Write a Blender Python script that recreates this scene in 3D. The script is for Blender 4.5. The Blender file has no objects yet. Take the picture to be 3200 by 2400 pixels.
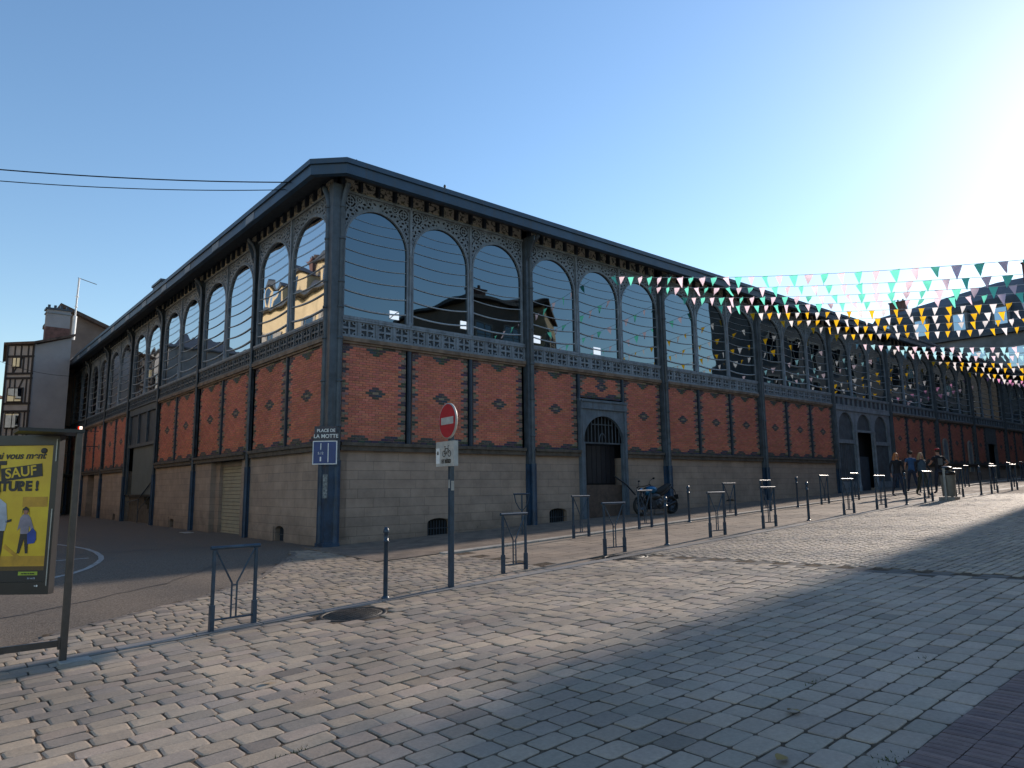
import bpy, bmesh, math, random
import numpy as np
from mathutils import Vector, Matrix
random.seed(7); rng = np.random.default_rng(7)
PI = math.pi
scene = bpy.context.scene
COL = scene.collection
R = math.radians

# ------------------------------------------------------------------ helpers
def link(o):
    COL.objects.link(o); return o
def tag(o, label=None, cat=None, group=None, kind=None):
    if label: o["label"] = label
    if cat: o["category"] = cat
    if group: o["group"] = group
    if kind: o["kind"] = kind
    return o
def thing(name, label, cat, loc=(0, 0, 0), rz=0, group=None, kind=None):
    o = bpy.data.objects.new(name, None); o.empty_display_size = .3
    o.location = loc; o.rotation_euler = (0, 0, rz)
    return tag(link(o), label, cat, group, kind)
def copy_tree(o, parent=None, loc=None, rz=None, scale=None, label=None):
    c = o.copy(); COL.objects.link(c); c.parent = parent
    if loc is not None: c.location = loc
    if rz is not None: c.rotation_euler = (0, 0, rz)
    if scale is not None: c.scale = scale
    if label: c["label"] = label
    for ch in list(o.children): copy_tree(ch, c)
    return c

class MB:
    """collects shapes, then becomes ONE mesh object"""
    def __init__(s): s.v = []; s.f = []; s.m = []; s.c = []; s.sm = []
    def add(s, vs, fs, mi=0, col=None, smooth=False):
        b = len(s.v); s.v += [tuple(x) for x in vs]
        for f in fs:
            s.f.append([b + i for i in f]); s.m.append(mi); s.c.append(col or (1, 1, 1)); s.sm.append(smooth)
        return s
    def box(s, x0, x1, y0, y1, z0, z1, mi=0, col=None, taper=0):
        t = taper
        vs = [(x0, y0, z0), (x1, y0, z0), (x1, y1, z0), (x0, y1, z0), (x0+t, y0+t, z1), (x1-t, y0+t, z1), (x1-t, y1-t, z1), (x0+t, y1-t, z1)]
        return s.add(vs, [(3, 2, 1, 0), (4, 5, 6, 7), (0, 1, 5, 4), (1, 2, 6, 5), (2, 3, 7, 6), (3, 0, 4, 7)], mi, col)
    def tube(s, pts, r, n=8, mi=0, col=None, caps=True):
        pts = [Vector(p) for p in pts]; rs = r if isinstance(r, (list, tuple)) else [r] * len(pts)
        vs = []; up = None
        for i, p in enumerate(pts):
            d = (pts[min(i+1, len(pts)-1)] - pts[max(i-1, 0)]).normalized()
            if up is None: up = Vector((0, 0, 1)) if abs(d.z) < .9 else Vector((1, 0, 0))
            a = d.cross(up).normalized(); b = a.cross(d).normalized(); up = b
            for k in range(n):
                t = 2*PI*k/n; vs.append(p + (a*math.cos(t) + b*math.sin(t))*rs[i])
        fs = [(i*n+k, i*n+(k+1) % n, (i+1)*n+(k+1) % n, (i+1)*n+k) for i in range(len(pts)-1) for k in range(n)]
        s.add(vs, fs, mi, col, True)
        if caps:
            s.add(vs[:n], [tuple(range(n))], mi, col); s.add(vs[-n:], [tuple(reversed(range(n)))], mi, col)
        return s
    def lathe(s, prof, c=(0, 0, 0), n=20, mi=0, col=None, axis='z'):
        vs = []
        for r, h in prof:
            for k in range(n):
                t = 2*PI*k/n; x, y = r*math.cos(t), r*math.sin(t)
                p = (x, y, h) if axis == 'z' else ((x, h, y) if axis == 'y' else (h, x, y))
                vs.append((c[0]+p[0], c[1]+p[1], c[2]+p[2]))
        fs = [(i*n+k, i*n+(k+1) % n, (i+1)*n+(k+1) % n, (i+1)*n+k) for i in range(len(prof)-1) for k in range(n)]
        return s.add(vs, fs, mi, col, True)
    def ell(s, c, r, n=12, mi=0, col=None, noise=0):
        prof = []; vs = []; m = n//2
        for i in range(m+1):
            th = PI*i/m
            for k in range(n):
                ph = 2*PI*k/n; q = 1+random.uniform(-noise, noise)
                vs.append((c[0]+r[0]*math.sin(th)*math.cos(ph)*q, c[1]+r[1]*math.sin(th)*math.sin(ph)*q, c[2]-r[2]*math.cos(th)*q))
        fs = [(i*n+k, i*n+(k+1) % n, (i+1)*n+(k+1) % n, (i+1)*n+k) for i in range(m) for k in range(n)]
        return s.add(vs, fs, mi, col, True)
    def mesh(s, me, mi=0, T=None, col=None):
        vs = [(T @ v.co if T else v.co) for v in me.vertices]
        return s.add([tuple(v) for v in vs], [tuple(p.vertices) for p in me.polygons], mi, col)
    def plate(s, outer, holes, y0, y1, mi=0, col=None):
        """polygon in the (x, z) plane with holes, from depth y0 to y1"""
        me = curve_mesh([outer] + list(holes), abs(y1-y0)/2)
        T = Matrix(((1, 0, 0, 0), (0, 0, -1, (y0+y1)/2), (0, 1, 0, 0), (0, 0, 0, 1)))
        s.mesh(me, mi, T, col); bpy.data.meshes.remove(me); return s
    def build(s, name, mats, parent=None, loc=None, color=False, bevel=0):
        me = bpy.data.meshes.new(name)
        me.from_pydata(s.v, [], s.f)
        mats = mats if isinstance(mats, (list, tuple)) else [mats]
        for m in mats: me.materials.append(m)
        me.polygons.foreach_set('material_index', s.m); me.polygons.foreach_set('use_smooth', s.sm)
        if color:
            at = me.color_attributes.new('Col', 'FLOAT_COLOR', 'CORNER')
            tot = [p.loop_total for p in me.polygons]
            arr = np.repeat(np.c_[np.array(s.c, dtype=np.float32), np.ones(len(s.c), dtype=np.float32)], tot, axis=0)
            at.data.foreach_set('color', arr.ravel())
        me.update()
        o = bpy.data.objects.new(name, me); link(o); o.parent = parent
        if loc is not None: o.location = loc
        if bevel:
            b = o.modifiers.new('b', 'BEVEL'); b.width = bevel; b.segments = 2; b.limit_method = 'ANGLE'
        return o

def curve_mesh(loops, e):
    cu = bpy.data.curves.new('c', 'CURVE'); cu.dimensions = '2D'; cu.fill_mode = 'BOTH'; cu.extrude = e
    for lp in loops:
        sp = cu.splines.new('POLY'); sp.points.add(len(lp)-1); sp.use_cyclic_u = True
        for i, p in enumerate(lp): sp.points[i].co = (p[0], p[1], 0, 1)
    ob = bpy.data.objects.new('c', cu); me = bpy.data.meshes.new_from_object(ob)
    bpy.data.objects.remove(ob); bpy.data.curves.remove(cu); return me
def text_mesh(txt, size, ext=.002, align='CENTER', bold=0):
    cu = bpy.data.curves.new('t', 'FONT'); cu.body = txt; cu.size = size; cu.extrude = ext; cu.align_x = align; cu.align_y = 'CENTER'; cu.offset = bold
    ob = bpy.data.objects.new('t', cu); me = bpy.data.meshes.new_from_object(ob)
    bpy.data.objects.remove(ob); bpy.data.curves.remove(cu); return me
def txt(mb, s, size, x, z, y, mi=0, rot=0, bold=0, align='CENTER', sx=1, shear=0):
    me = text_mesh(s, size, .0015, align, bold)
    c, q = math.cos(rot), math.sin(rot)
    T = Matrix(((1, 0, 0, x), (0, 0, -1, y), (0, 1, 0, z), (0, 0, 0, 1))) @ Matrix(((c, -q, 0, 0), (q, c, 0, 0), (0, 0, 1, 0), (0, 0, 0, 1))) @ Matrix(((sx, shear, 0, 0), (0, 1, 0, 0), (0, 0, 1, 0), (0, 0, 0, 1)))
    mb.mesh(me, mi, T); bpy.data.meshes.remove(me)
def circ(cx, cz, r, n=16, a0=0, rz=None):
    return [(cx+r*math.cos(a0+2*PI*k/n), cz+(rz or r)*math.sin(a0+2*PI*k/n)) for k in range(n)]
def rect(x0, x1, z0, z1): return [(x0, z0), (x1, z0), (x1, z1), (x0, z1)]
def arch(hw, z0, top, n=20, rise=None):
    """door shape: from z0, straight sides, round head reaching top"""
    rr = rise or hw
    return [(-hw, z0), (hw, z0)] + [(hw*math.cos(PI*k/n), top-rr+rr*math.sin(PI*k/n)) for k in range(n+1)]

# ------------------------------------------------------------------ materials
def nt(name):
    m = bpy.data.materials.new(name); m.use_nodes = True; t = m.node_tree
    return m, t, t.nodes['Principled BSDF']
def N(t, typ, **kw):
    n = t.nodes.new(typ)
    for k, v in kw.items():
        if hasattr(n, k) and k not in n.inputs: setattr(n, k, v)
        else: n.inputs[k].default_value = v
    return n
def mat(name, col, rough=.6, metal=0, var=.15, scale=6, bump=.1, bscale=60, dist=.004, spec=None, stain=None, streak=None):
    """base colour with blotchy variation and a fine bump, in world position so that copies differ"""
    m, t, p = nt(name)
    g = N(t, 'ShaderNodeNewGeometry')
    n1 = N(t, 'ShaderNodeTexNoise', Scale=scale, Detail=6.0, Roughness=.65); t.links.new(g.outputs['Position'], n1.inputs['Vector'])
    mx = N(t, 'ShaderNodeMix', data_type='RGBA')
    c = col; d = stain or [x*(1-var*2) for x in c]; u = [min(1, x*(1+var)) for x in c]
    mx.inputs[6].default_value = (*d, 1); mx.inputs[7].default_value = (*u, 1)
    rp = N(t, 'ShaderNodeMapRange'); rp.inputs[1].default_value = .3; rp.inputs[2].default_value = .65
    t.links.new(n1.outputs[0], rp.inputs[0]); t.links.new(rp.outputs[0], mx.inputs[0]); out = mx.outputs[2]
    if streak:      # rain-washed grime and rust runs, stretched downwards
        mp = N(t, 'ShaderNodeMapping'); mp.inputs['Scale'].default_value = (9, 9, .55); t.links.new(g.outputs['Position'], mp.inputs[0])
        ns = N(t, 'ShaderNodeTexNoise', Scale=1.0, Detail=5.0, Roughness=.6); t.links.new(mp.outputs[0], ns.inputs['Vector'])
        rs_ = N(t, 'ShaderNodeMapRange'); rs_.inputs[1].default_value = .52; rs_.inputs[2].default_value = .72; rs_.inputs[4].default_value = .75; t.links.new(ns.outputs[0], rs_.inputs[0])
        m2 = N(t, 'ShaderNodeMix', data_type='RGBA'); m2.inputs[7].default_value = (*streak, 1); t.links.new(rs_.outputs[0], m2.inputs[0]); t.links.new(out, m2.inputs[6]); out = m2.outputs[2]
    t.links.new(out, p.inputs['Base Color'])
    p.inputs['Roughness'].default_value = rough; p.inputs['Metallic'].default_value = metal
    if spec is not None: p.inputs['Specular IOR Level'].default_value = spec
    if bump:
        n2 = N(t, 'ShaderNodeTexNoise', Scale=bscale, Detail=4.0); t.links.new(g.outputs['Position'], n2.inputs['Vector'])
        b = N(t, 'ShaderNodeBump', Strength=bump, Distance=dist); t.links.new(n2.outputs[0], b.inputs['Height']); t.links.new(b.outputs[0], p.inputs['Normal'])
    return m
def vcol(name, rough=.8, bump=.3, bscale=50, dist=.004, var=.25, vscale=25, tint=(1, 1, 1)):
    m, t, p = nt(name)
    a = N(t, 'ShaderNodeAttribute', attribute_name='Col'); g = N(t, 'ShaderNodeNewGeometry')
    n1 = N(t, 'ShaderNodeTexNoise', Scale=vscale, Detail=6.0, Roughness=.7); t.links.new(g.outputs['Position'], n1.inputs['Vector'])
    rp = N(t, 'ShaderNodeMapRange'); rp.inputs[1].default_value = .25; rp.inputs[2].default_value = .75; rp.inputs[3].default_value = 1-var; rp.inputs[4].default_value = 1+var
    t.links.new(n1.outputs[0], rp.inputs[0])
    n3 = N(t, 'ShaderNodeTexNoise', Scale=.6, Detail=4.0, Roughness=.6); t.links.new(g.outputs['Position'], n3.inputs['Vector'])
    r3 = N(t, 'ShaderNodeMapRange'); r3.inputs[1].default_value = .35; r3.inputs[2].default_value = .65; r3.inputs[3].default_value = .82; r3.inputs[4].default_value = 1.1
    t.links.new(n3.outputs[0], r3.inputs[0])
    ml = N(t, 'ShaderNodeMath', operation='MULTIPLY'); t.links.new(rp.outputs[0], ml.inputs[0]); t.links.new(r3.outputs[0], ml.inputs[1])
    vm = N(t, 'ShaderNodeVectorMath', operation='SCALE'); t.links.new(a.outputs['Color'], vm.inputs[0]); t.links.new(ml.outputs[0], vm.inputs['Scale'])
    t.links.new(vm.outputs[0], p.inputs['Base Color']); p.inputs['Roughness'].default_value = rough
    n2 = N(t, 'ShaderNodeTexNoise', Scale=bscale, Detail=5.0); t.links.new(g.outputs['Position'], n2.inputs['Vector'])
    b = N(t, 'ShaderNodeBump', Strength=bump, Distance=dist); t.links.new(n2.outputs[0], b.inputs['Height']); t.links.new(b.outputs[0], p.inputs['Normal'])
    return m
M = {}
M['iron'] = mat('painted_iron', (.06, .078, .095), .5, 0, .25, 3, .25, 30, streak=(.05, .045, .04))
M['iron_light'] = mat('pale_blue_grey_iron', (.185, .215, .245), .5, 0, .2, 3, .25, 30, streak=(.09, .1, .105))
M['door_iron'] = mat('mid_blue_grey_iron', (.095, .125, .155), .5, 0, .2, 3, .2, 30, streak=(.05, .05, .05))
M['iron_dark'] = mat('dark_slate_iron', (.035, .05, .07), .45, 0, .2, 3, .1, 30)
M['iron_blue'] = mat('blue_paint', (.015, .045, .09), .45, 0, .3, 2.5, .2, 30, streak=(.03, .035, .04))
M['fascia'] = mat('blue_gutter_metal', (.024, .056, .1), .45, 0, .2, 1.2, .15, 10, streak=(.045, .05, .055))
M['soffit'] = mat('dark_soffit', (.07, .08, .09), .8)
M['black'] = mat('black_void', (.006, .006, .007), .9, bump=0)
M['zinc'] = mat('zinc_roof', (.2, .22, .24), .5, .3, .12, 2)
M['ledge'] = mat('dark_ledge_stone', (.095, .077, .06), .85, 0, .25, 5, .4, 40)
M['cornice'] = mat('brown_cornice_stone', (.19, .135, .095), .85, 0, .25, 4, .4, 40)
M['brick'] = vcol('glazed_and_red_brick', .7, .35, 90, .003, .2, 14)
M['mortar'] = mat('mortar', (.34, .24, .2), .95, 0, .2, 30, .3, 90)
M['bar'] = mat('glazing_bar_metal', (.36, .4, .43), .35, .1, .1, 8, 0)
M['asphalt'] = mat('asphalt', (.185, .15, .12), .9, 0, .3, 34, 1.0, 90, .025, spec=.3)
M['pavement'] = mat('pavement_asphalt', (.2, .155, .12), .88, 0, .2, 2.2, .8, 110, .008, spec=.3)
M['bed'] = mat('sandy_joint_bed', (.12, .09, .065), 1, 0, .35, 9, .8, 90, .01, spec=.1)
M['sett'] = vcol('granite_sett', .7, .45, 55, .006, .2, 30)
M['tar'] = mat('tar_seal', (.035, .033, .032), .6, bump=.2)
M['kerb'] = mat('pale_kerb_stone', (.33, .3, .26), .75, 0, .15, 5, .4, 60)
M['paint'] = mat('worn_white_road_paint', (.33, .33, .32), .7, 0, .2, 14, .3, 80, stain=(.17, .15, .13))
M['edge'] = mat('dark_edge_stone', (.16, .13, .105), .8, 0, .25, 12, .4, 60)
M['purple'] = vcol('purple_paving_brick', .8, .4, 70, .004)
M['rack'] = mat('dark_blue_enamel', (.02, .045, .075), .33, 0, .2, 8, .05, 40)
M['white'] = mat('white_plastic', (.75, .75, .73), .5, bump=0, var=.05)
M['offwhite'] = mat('weathered_sign_white', (.4, .39, .36), .5, var=.12, bump=0)
M['red'] = mat('traffic_red', (.38, .006, .012), .75, var=.08, bump=0)
M['signblue'] = mat('sign_blue', (.008, .035, .16), .4, var=.1, bump=0)
M['navy'] = mat('navy_enamel', (.015, .014, .035), .4, var=.1, bump=0)
M['galv'] = mat('galvanised_grey', (.28, .29, .29), .4, .6, .12, 10, .05)
M['panelblack'] = mat('anthracite_frame', (.011, .012, .015), .35, 0, .15, 8, .05)
M['brownpost'] = mat('bronze_brown_post', (.07, .06, .055), .35, .3, .15, 8, .05)
M['yellow'] = mat('poster_yellow', (.66, .48, .012), .35, var=.05, bump=0, scale=2, stain=(.56, .34, .01))
M['ochre'] = mat('poster_ochre', (.5, .27, .015), .45, var=.15, bump=0)
M['ink'] = mat('poster_black', (.012, .011, .013), .45, bump=0)
M['posterbrown'] = mat('poster_brown', (.09, .05, .01), .45, bump=0)
M['posterskin'] = mat('poster_skin', (.35, .16, .1), .5, bump=0)
M['posterwhite'] = mat('poster_white', (.38, .42, .48), .5, bump=0)
M['posterblue'] = mat('poster_blue', (.01, .05, .3), .5, bump=0)
M['posterlilac'] = mat('poster_grey_cardigan', (.25, .22, .27), .5, bump=0)
M['green_label'] = mat('poster_green', (.3, .4, .03), .5, bump=0)
M['render_grey'] = mat('grey_render', (.29, .285, .29), .9, 0, .07, .8, .2, 40)
M['timberfill'] = mat('pale_render_infill', (.33, .31, .3), .9, 0, .1, 2)
M['timber'] = mat('old_dark_timber', (.025, .022, .022), .8, 0, .3, 6, .5, 40)
M['tileroof'] = mat('brown_tile_roof', (.09, .06, .045), .9, 0, .3, 5, .6, 12, .05)
M['slate'] = mat('slate_roof', (.05, .055, .065), .55, 0, .25, 1.5, .5, 9, .04)
M['chimbrick'] = mat('chimney_brick', (.14, .072, .06), .9, 0, .25, 3, .5, 20)
M['cream'] = mat('cream_render', (.62, .47, .27), .85, 0, .1, 1, .3, 30)
M['ochrewall'] = mat('warm_stone_wall', (.45, .33, .2), .9, 0, .15, 1, .3, 30)
M['darkwall'] = mat('grey_stone_wall', (.17, .165, .165), .9, 0, .15, .7, .3, 20)
M['brownwall'] = mat('brown_wall', (.2, .15, .12), .9, 0, .15, .7, .3, 20)
M['shutter'] = mat('cream_shutter', (.33, .29, .21), .5, 0, .08, 3, .05)
M['wood'] = mat('brown_wooden_board', (.09, .06, .045), .7, 0, .2, 6, .2)
M['door_dark'] = mat('near_black_door', (.012, .012, .016), .5)
M['greydoor'] = mat('grey_green_door', (.1, .12, .12), .5, 0, .1, 2)
M['rubber'] = mat('black_rubber', (.012, .012, .012), .75, bump=.1)
M['blackplastic'] = mat('black_plastic', (.012, .013, .015), .4, bump=0)
M['bikeblue'] = mat('metallic_blue', (.01, .12, .25), .25, .4, .1, 8, 0)
M['steel'] = mat('steel', (.35, .35, .36), .3, .9, .1, 8, 0)
M['skin'] = mat('skin', (.42, .22, .15), .55, bump=0)
M['hair_red'] = mat('auburn_hair', (.5, .17, .05), .6, bump=.4, bscale=120)
M['hair_dark'] = mat('dark_hair', (.03, .018, .012), .55, bump=.4, bscale=120)
M['hair_blond'] = mat('brown_blond_hair', (.4, .25, .12), .6, bump=.4, bscale=120)
M['denim'] = mat('dark_denim', (.02, .03, .055), .9, var=.25)
M['tee_blue'] = mat('blue_cotton', (.03, .09, .2), .9, var=.1)
M['jacket'] = mat('black_jacket', (.012, .013, .018), .8, var=.2)
M['camo'] = mat('dark_camouflage', (.04, .045, .03), .9, var=.4, scale=25)
M['gilet'] = mat('denim_gilet', (.05, .08, .11), .9, var=.2)
M['binbeige'] = mat('beige_bin_panel', (.2, .19, .16), .6, var=.1)
M['bag'] = mat('black_bin_bag', (.01, .01, .011), .35, bump=.4, bscale=20)
M['leaf'] = mat('dry_leaf', (.25, .16, .04), .8)
M['moss'] = mat('moss', (.05, .06, .015), 1, var=.4, scale=30)
M['scrap'] = mat('torn_faded_paper', (.2, .21, .2), .9, var=.5, scale=22, stain=(.04, .05, .06))
M['manhole'] = mat('worn_cast_iron', (.045, .04, .035), .6, .2, .3, 14, .6, 80)
M['backlit_opening'] = None

def glow(name, col, st):
    m, t, p = nt(name); p.inputs['Base Color'].default_value = (*col, 1)
    p.inputs['Emission Color'].default_value = (*col, 1); p.inputs['Emission Strength'].default_value = st; return m
M['sign_lit'] = glow('lit_sign_face', (1, .82, .7), 1.6)
M['sign_lit_red'] = glow('lit_sign_red', (.8, .03, .01), 1.0)

def glass(name, col=(.45, .5, .54), wave=.25):
    m, t, p = nt(name)
    p.inputs['Base Color'].default_value = (*col, 1); p.inputs['Metallic'].default_value = 1; p.inputs['Roughness'].default_value = .015
    g = N(t, 'ShaderNodeNewGeometry')
    n = N(t, 'ShaderNodeTexNoise', Scale=.55, Detail=1.0); t.links.new(g.outputs['Position'], n.inputs['Vector'])
    b = N(t, 'ShaderNodeBump', Strength=wave, Distance=.05); t.links.new(n.outputs[0], b.inputs['Height']); t.links.new(b.outputs[0], p.inputs['Normal'])
    return m
M['glass'] = glass('mirror_film_glass', (.14, .175, .195), .3)
M['glass_left'] = glass('clear_reflective_glass', (.58, .6, .62), .3)
M['pane'] = glass('house_window_glass', (.3, .36, .42), .1)
M['pane_dim'] = glass('dim_window_glass', (.12, .14, .16), .1)

# ashlar: brick pattern in world position, works on both fronts
def ashlar():
    m, t, p = nt('limestone_ashlar')
    g = N(t, 'ShaderNodeNewGeometry'); sx = N(t, 'ShaderNodeSeparateXYZ'); t.links.new(g.outputs['Position'], sx.inputs[0])
    ad = N(t, 'ShaderNodeMath', operation='ADD'); t.links.new(sx.outputs[0], ad.inputs[0]); t.links.new(sx.outputs[1], ad.inputs[1])
    cb = N(t, 'ShaderNodeCombineXYZ'); t.links.new(ad.outputs[0], cb.inputs[0]); t.links.new(sx.outputs[2], cb.inputs[1])
    br = N(t, 'ShaderNodeTexBrick', offset=.43, offset_frequency=2, squash=1.25, squash_frequency=3)
    br.inputs['Color1'].default_value = (.37, .275, .21, 1); br.inputs['Color2'].default_value = (.31, .235, .185, 1); br.inputs['Mortar'].default_value = (.2, .155, .12, 1)
    br.inputs['Scale'].default_value = 1; br.inputs['Mortar Size'].default_value = .006; br.inputs['Mortar Smooth'].default_value = .25
    br.inputs['Brick Width'].default_value = .82; br.inputs['Row Height'].default_value = .245; br.inputs['Bias'].default_value = -.1
    t.links.new(cb.outputs[0], br.inputs['Vector'])
    n = N(t, 'ShaderNodeTexNoise', Scale=1.3, Detail=8.0, Roughness=.7); t.links.new(g.outputs['Position'], n.inputs['Vector'])
    rp = N(t, 'ShaderNodeMapRange'); rp.inputs[1].default_value = .3; rp.inputs[2].default_value = .7; rp.inputs[3].default_value = .68; rp.inputs[4].default_value = 1.15
    t.links.new(n.outputs[0], rp.inputs[0])
    # damp stain near the foot: dirt with a ragged upper edge
    zz = N(t, 'ShaderNodeMapRange'); zz.inputs[1].default_value = .0; zz.inputs[2].default_value = .9; zz.inputs[3].default_value = .62; zz.inputs[4].default_value = 1
    n4 = N(t, 'ShaderNodeTexNoise', Scale=2.2, Detail=6.0); t.links.new(g.outputs['Position'], n4.inputs['Vector'])
    za = N(t, 'ShaderNodeMath', operation='MULTIPLY_ADD'); t.links.new(n4.outputs[0], za.inputs[0]); za.inputs[1].default_value = 1.2; 
    zb = N(t, 'ShaderNodeMath', operation='SUBTRACT'); t.links.new(sx.outputs[2], zb.inputs[0]); zb.inputs[1].default_value = .6
    t.links.new(zb.outputs[0], za.inputs[2]); t.links.new(za.outputs[0], zz.inputs[0])
    ml = N(t, 'ShaderNodeMath', operation='MULTIPLY'); t.links.new(rp.outputs[0], ml.inputs[0]); t.links.new(zz.outputs[0], ml.inputs[1])
    vm = N(t, 'ShaderNodeVectorMath', operation='SCALE'); t.links.new(br.outputs[0], vm.inputs[0]); t.links.new(ml.outputs[0], vm.inputs['Scale'])
    t.links.new(vm.outputs[0], p.inputs['Base Color']); p.inputs['Roughness'].default_value = .9
    n2 = N(t, 'ShaderNodeTexNoise', Scale=45.0, Detail=5.0); t.links.new(g.outputs['Position'], n2.inputs['Vector'])
    mm = N(t, 'ShaderNodeMath', operation='MULTIPLY_ADD'); t.links.new(br.outputs['Fac'], mm.inputs[0]); mm.inputs[1].default_value = -1.5; t.links.new(n2.outputs[0], mm.inputs[2])
    b = N(t, 'ShaderNodeBump', Strength=.6, Distance=.006); t.links.new(mm.outputs[0], b.inputs['Height']); t.links.new(b.outputs[0], p.inputs['Normal'])
    return m
M['ashlar'] = ashlar()
def tilemat():
    m, t, p = nt('painted_ceramic_tile')
    g = N(t, 'ShaderNodeNewGeometry'); n = N(t, 'ShaderNodeTexNoise', Scale=5.0, Detail=3.0, Distortion=1.6); t.links.new(g.outputs['Position'], n.inputs['Vector'])
    cr = N(t, 'ShaderNodeValToRGB'); t.links.new(n.outputs[0], cr.inputs[0])
    e = cr.color_ramp.elements; e[0].position = .40; e[0].color = (.05, .055, .05, 1); e[1].position = .47; e[1].color = (.55, .52, .43, 1)
    x = e.new(.60); x.color = (.66, .63, .52, 1); x = e.new(.635); x.color = (.1, .11, .06, 1); x = e.new(.68); x.color = (.3, .29, .2, 1)
    t.links.new(cr.outputs[0], p.inputs['Base Color']); p.inputs['Roughness'].default_value = .35
    return m
M['tile'] = tilemat()
def flagmat(name, col):
    m, t, p = nt(name); p.inputs['Base Color'].default_value = (*col, 1); p.inputs['Roughness'].default_value = .7
    tr = N(t, 'ShaderNodeBsdfTranslucent'); tr.inputs[0].default_value = (*col, 1)
    mx = N(t, 'ShaderNodeMixShader'); mx.inputs[0].default_value = .7
    t.links.new(p.outputs[0], mx.inputs[1]); t.links.new(tr.outputs[0], mx.inputs[2]); t.links.new(mx.outputs[0], t.nodes['Material Output'].inputs[0]); return m
FL = {'T': flagmat('turquoise_flag_cloth', (.2, .88, .68)), 'P': flagmat('pink_flag_cloth', (.95, .74, .85)), 'Y': flagmat('yellow_flag_cloth', (.95, .55, .02)), 'W': flagmat('white_flag_cloth', (.9, .86, .88)),
      'B': flagmat('pale_blue_flag_cloth', (.45, .82, .92)), 'M': flagmat('magenta_flag_cloth', (.95, .4, .72))}

# ------------------------------------------------------------------ the lie of the land
def G(x, y):
    t = min(max(-y/7.3, 0), 1)
    A = -.13*t if y > -7.3 else -.13+.18*min((-7.3-y)/9.7, 1.3)
    s = (.035+.012*t) if x > 0 else .047*t
    xe = max(x, -12); xe = xe if xe < 20 else 20+(xe-20)*.8
    return A+s*xe
def Gv(x, y):
    t = np.clip(-y/7.3, 0, 1)
    A = np.where(y > -7.3, -.13*t, -.13+.18*np.minimum((-7.3-y)/9.7, 1.3))
    s = np.where(x > 0, .035+.012*t, .047*t)
    xe = np.maximum(x, -12); xe = np.where(xe < 20, xe, 20+(xe-20)*.8)
    return A+s*xe
def sheet(xs, ys, dz):
    X, Y = np.meshgrid(np.array(xs, float), np.array(ys, float)); Z = Gv(X, Y)+dz
    nx, ny = len(xs), len(ys); v = np.c_[X.ravel(), Y.ravel(), Z.ravel()]
    f = [(j*nx+i, j*nx+i+1, (j+1)*nx+i+1, (j+1)*nx+i) for j in range(ny-1) for i in range(nx-1)]
    return [tuple(map(float, p)) for p in v], f
gx = [-700, -300, -120, -60, -30, -20, -14]+list(np.arange(-12, 0, 1.))+[0]+list(np.arange(1., 60, 1.5))+[70, 90, 120, 200, 400, 800]
gy = [-700, -300, -100, -50, -35]+list(np.arange(-30, 0, .73))+[0, .5, 1, 2, 5, 10, 20, 40, 80, 200, 700]
gx = sorted(set(gx)); gy = sorted(set(list(gy)+[-7.3]))
v, f = sheet(gx, gy, 0)
# far beyond the square the land goes level
v = [(x, y, z if abs(x) < 119 and abs(y) < 90 else min(z, 2.0)) for x, y, z in v]
tag(MB().add(v, f, 0, None, False).build('ground', M['asphalt']), kind='structure')

# asphalt footway along the right front + kerb
xs = list(np.arange(-.6, 60, .6)); ys = [-3.55, -3, -2.2, -1.4, -.7, .02]
v, f = sheet(xs, ys, .036); mb = MB().add(v, f)
v2, f2 = sheet(xs, [-3.551, -3.55], .036); mb.add([(x, -3.55, z-(.1 if i < len(xs) else 0)) for i, (x, y, z) in enumerate(v2)], f2)
mb.add([(-.6, y, G(-.6, y)-.1) for y in ys]+[(-.6, y, G(-.6, y)+.036) for y in ys], [(i, i+1, len(ys)+i+1, len(ys)+i) for i in range(len(ys)-1)])
tag(mb.build('footway', M['pavement']), kind='structure')
mb = MB(); x = 1.0
while x < 58:
    L = random.uniform(.85, 1.1); a, b = x+.006, x+L-.006
    for (xx0, xx1) in ((a, b),):
        z0, z1 = G(xx0, -3.7), G(xx1, -3.7)
        mb.add([(xx0, -3.79, z0-.1), (xx1, -3.79, z1-.1), (xx1, -3.55, z1-.1), (xx0, -3.55, z0-.1), (xx0, -3.785, z0+.06), (xx1, -3.785, z1+.06), (xx1, -3.55, z1+.062), (xx0, -3.55, z0+.062)],
               [(4, 5, 6, 7), (0, 1, 5, 4), (1, 2, 6, 5), (3, 0, 4, 7)])
    x += L
tag(mb.build('kerb', M['kerb'], bevel=.008), kind='structure')

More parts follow.
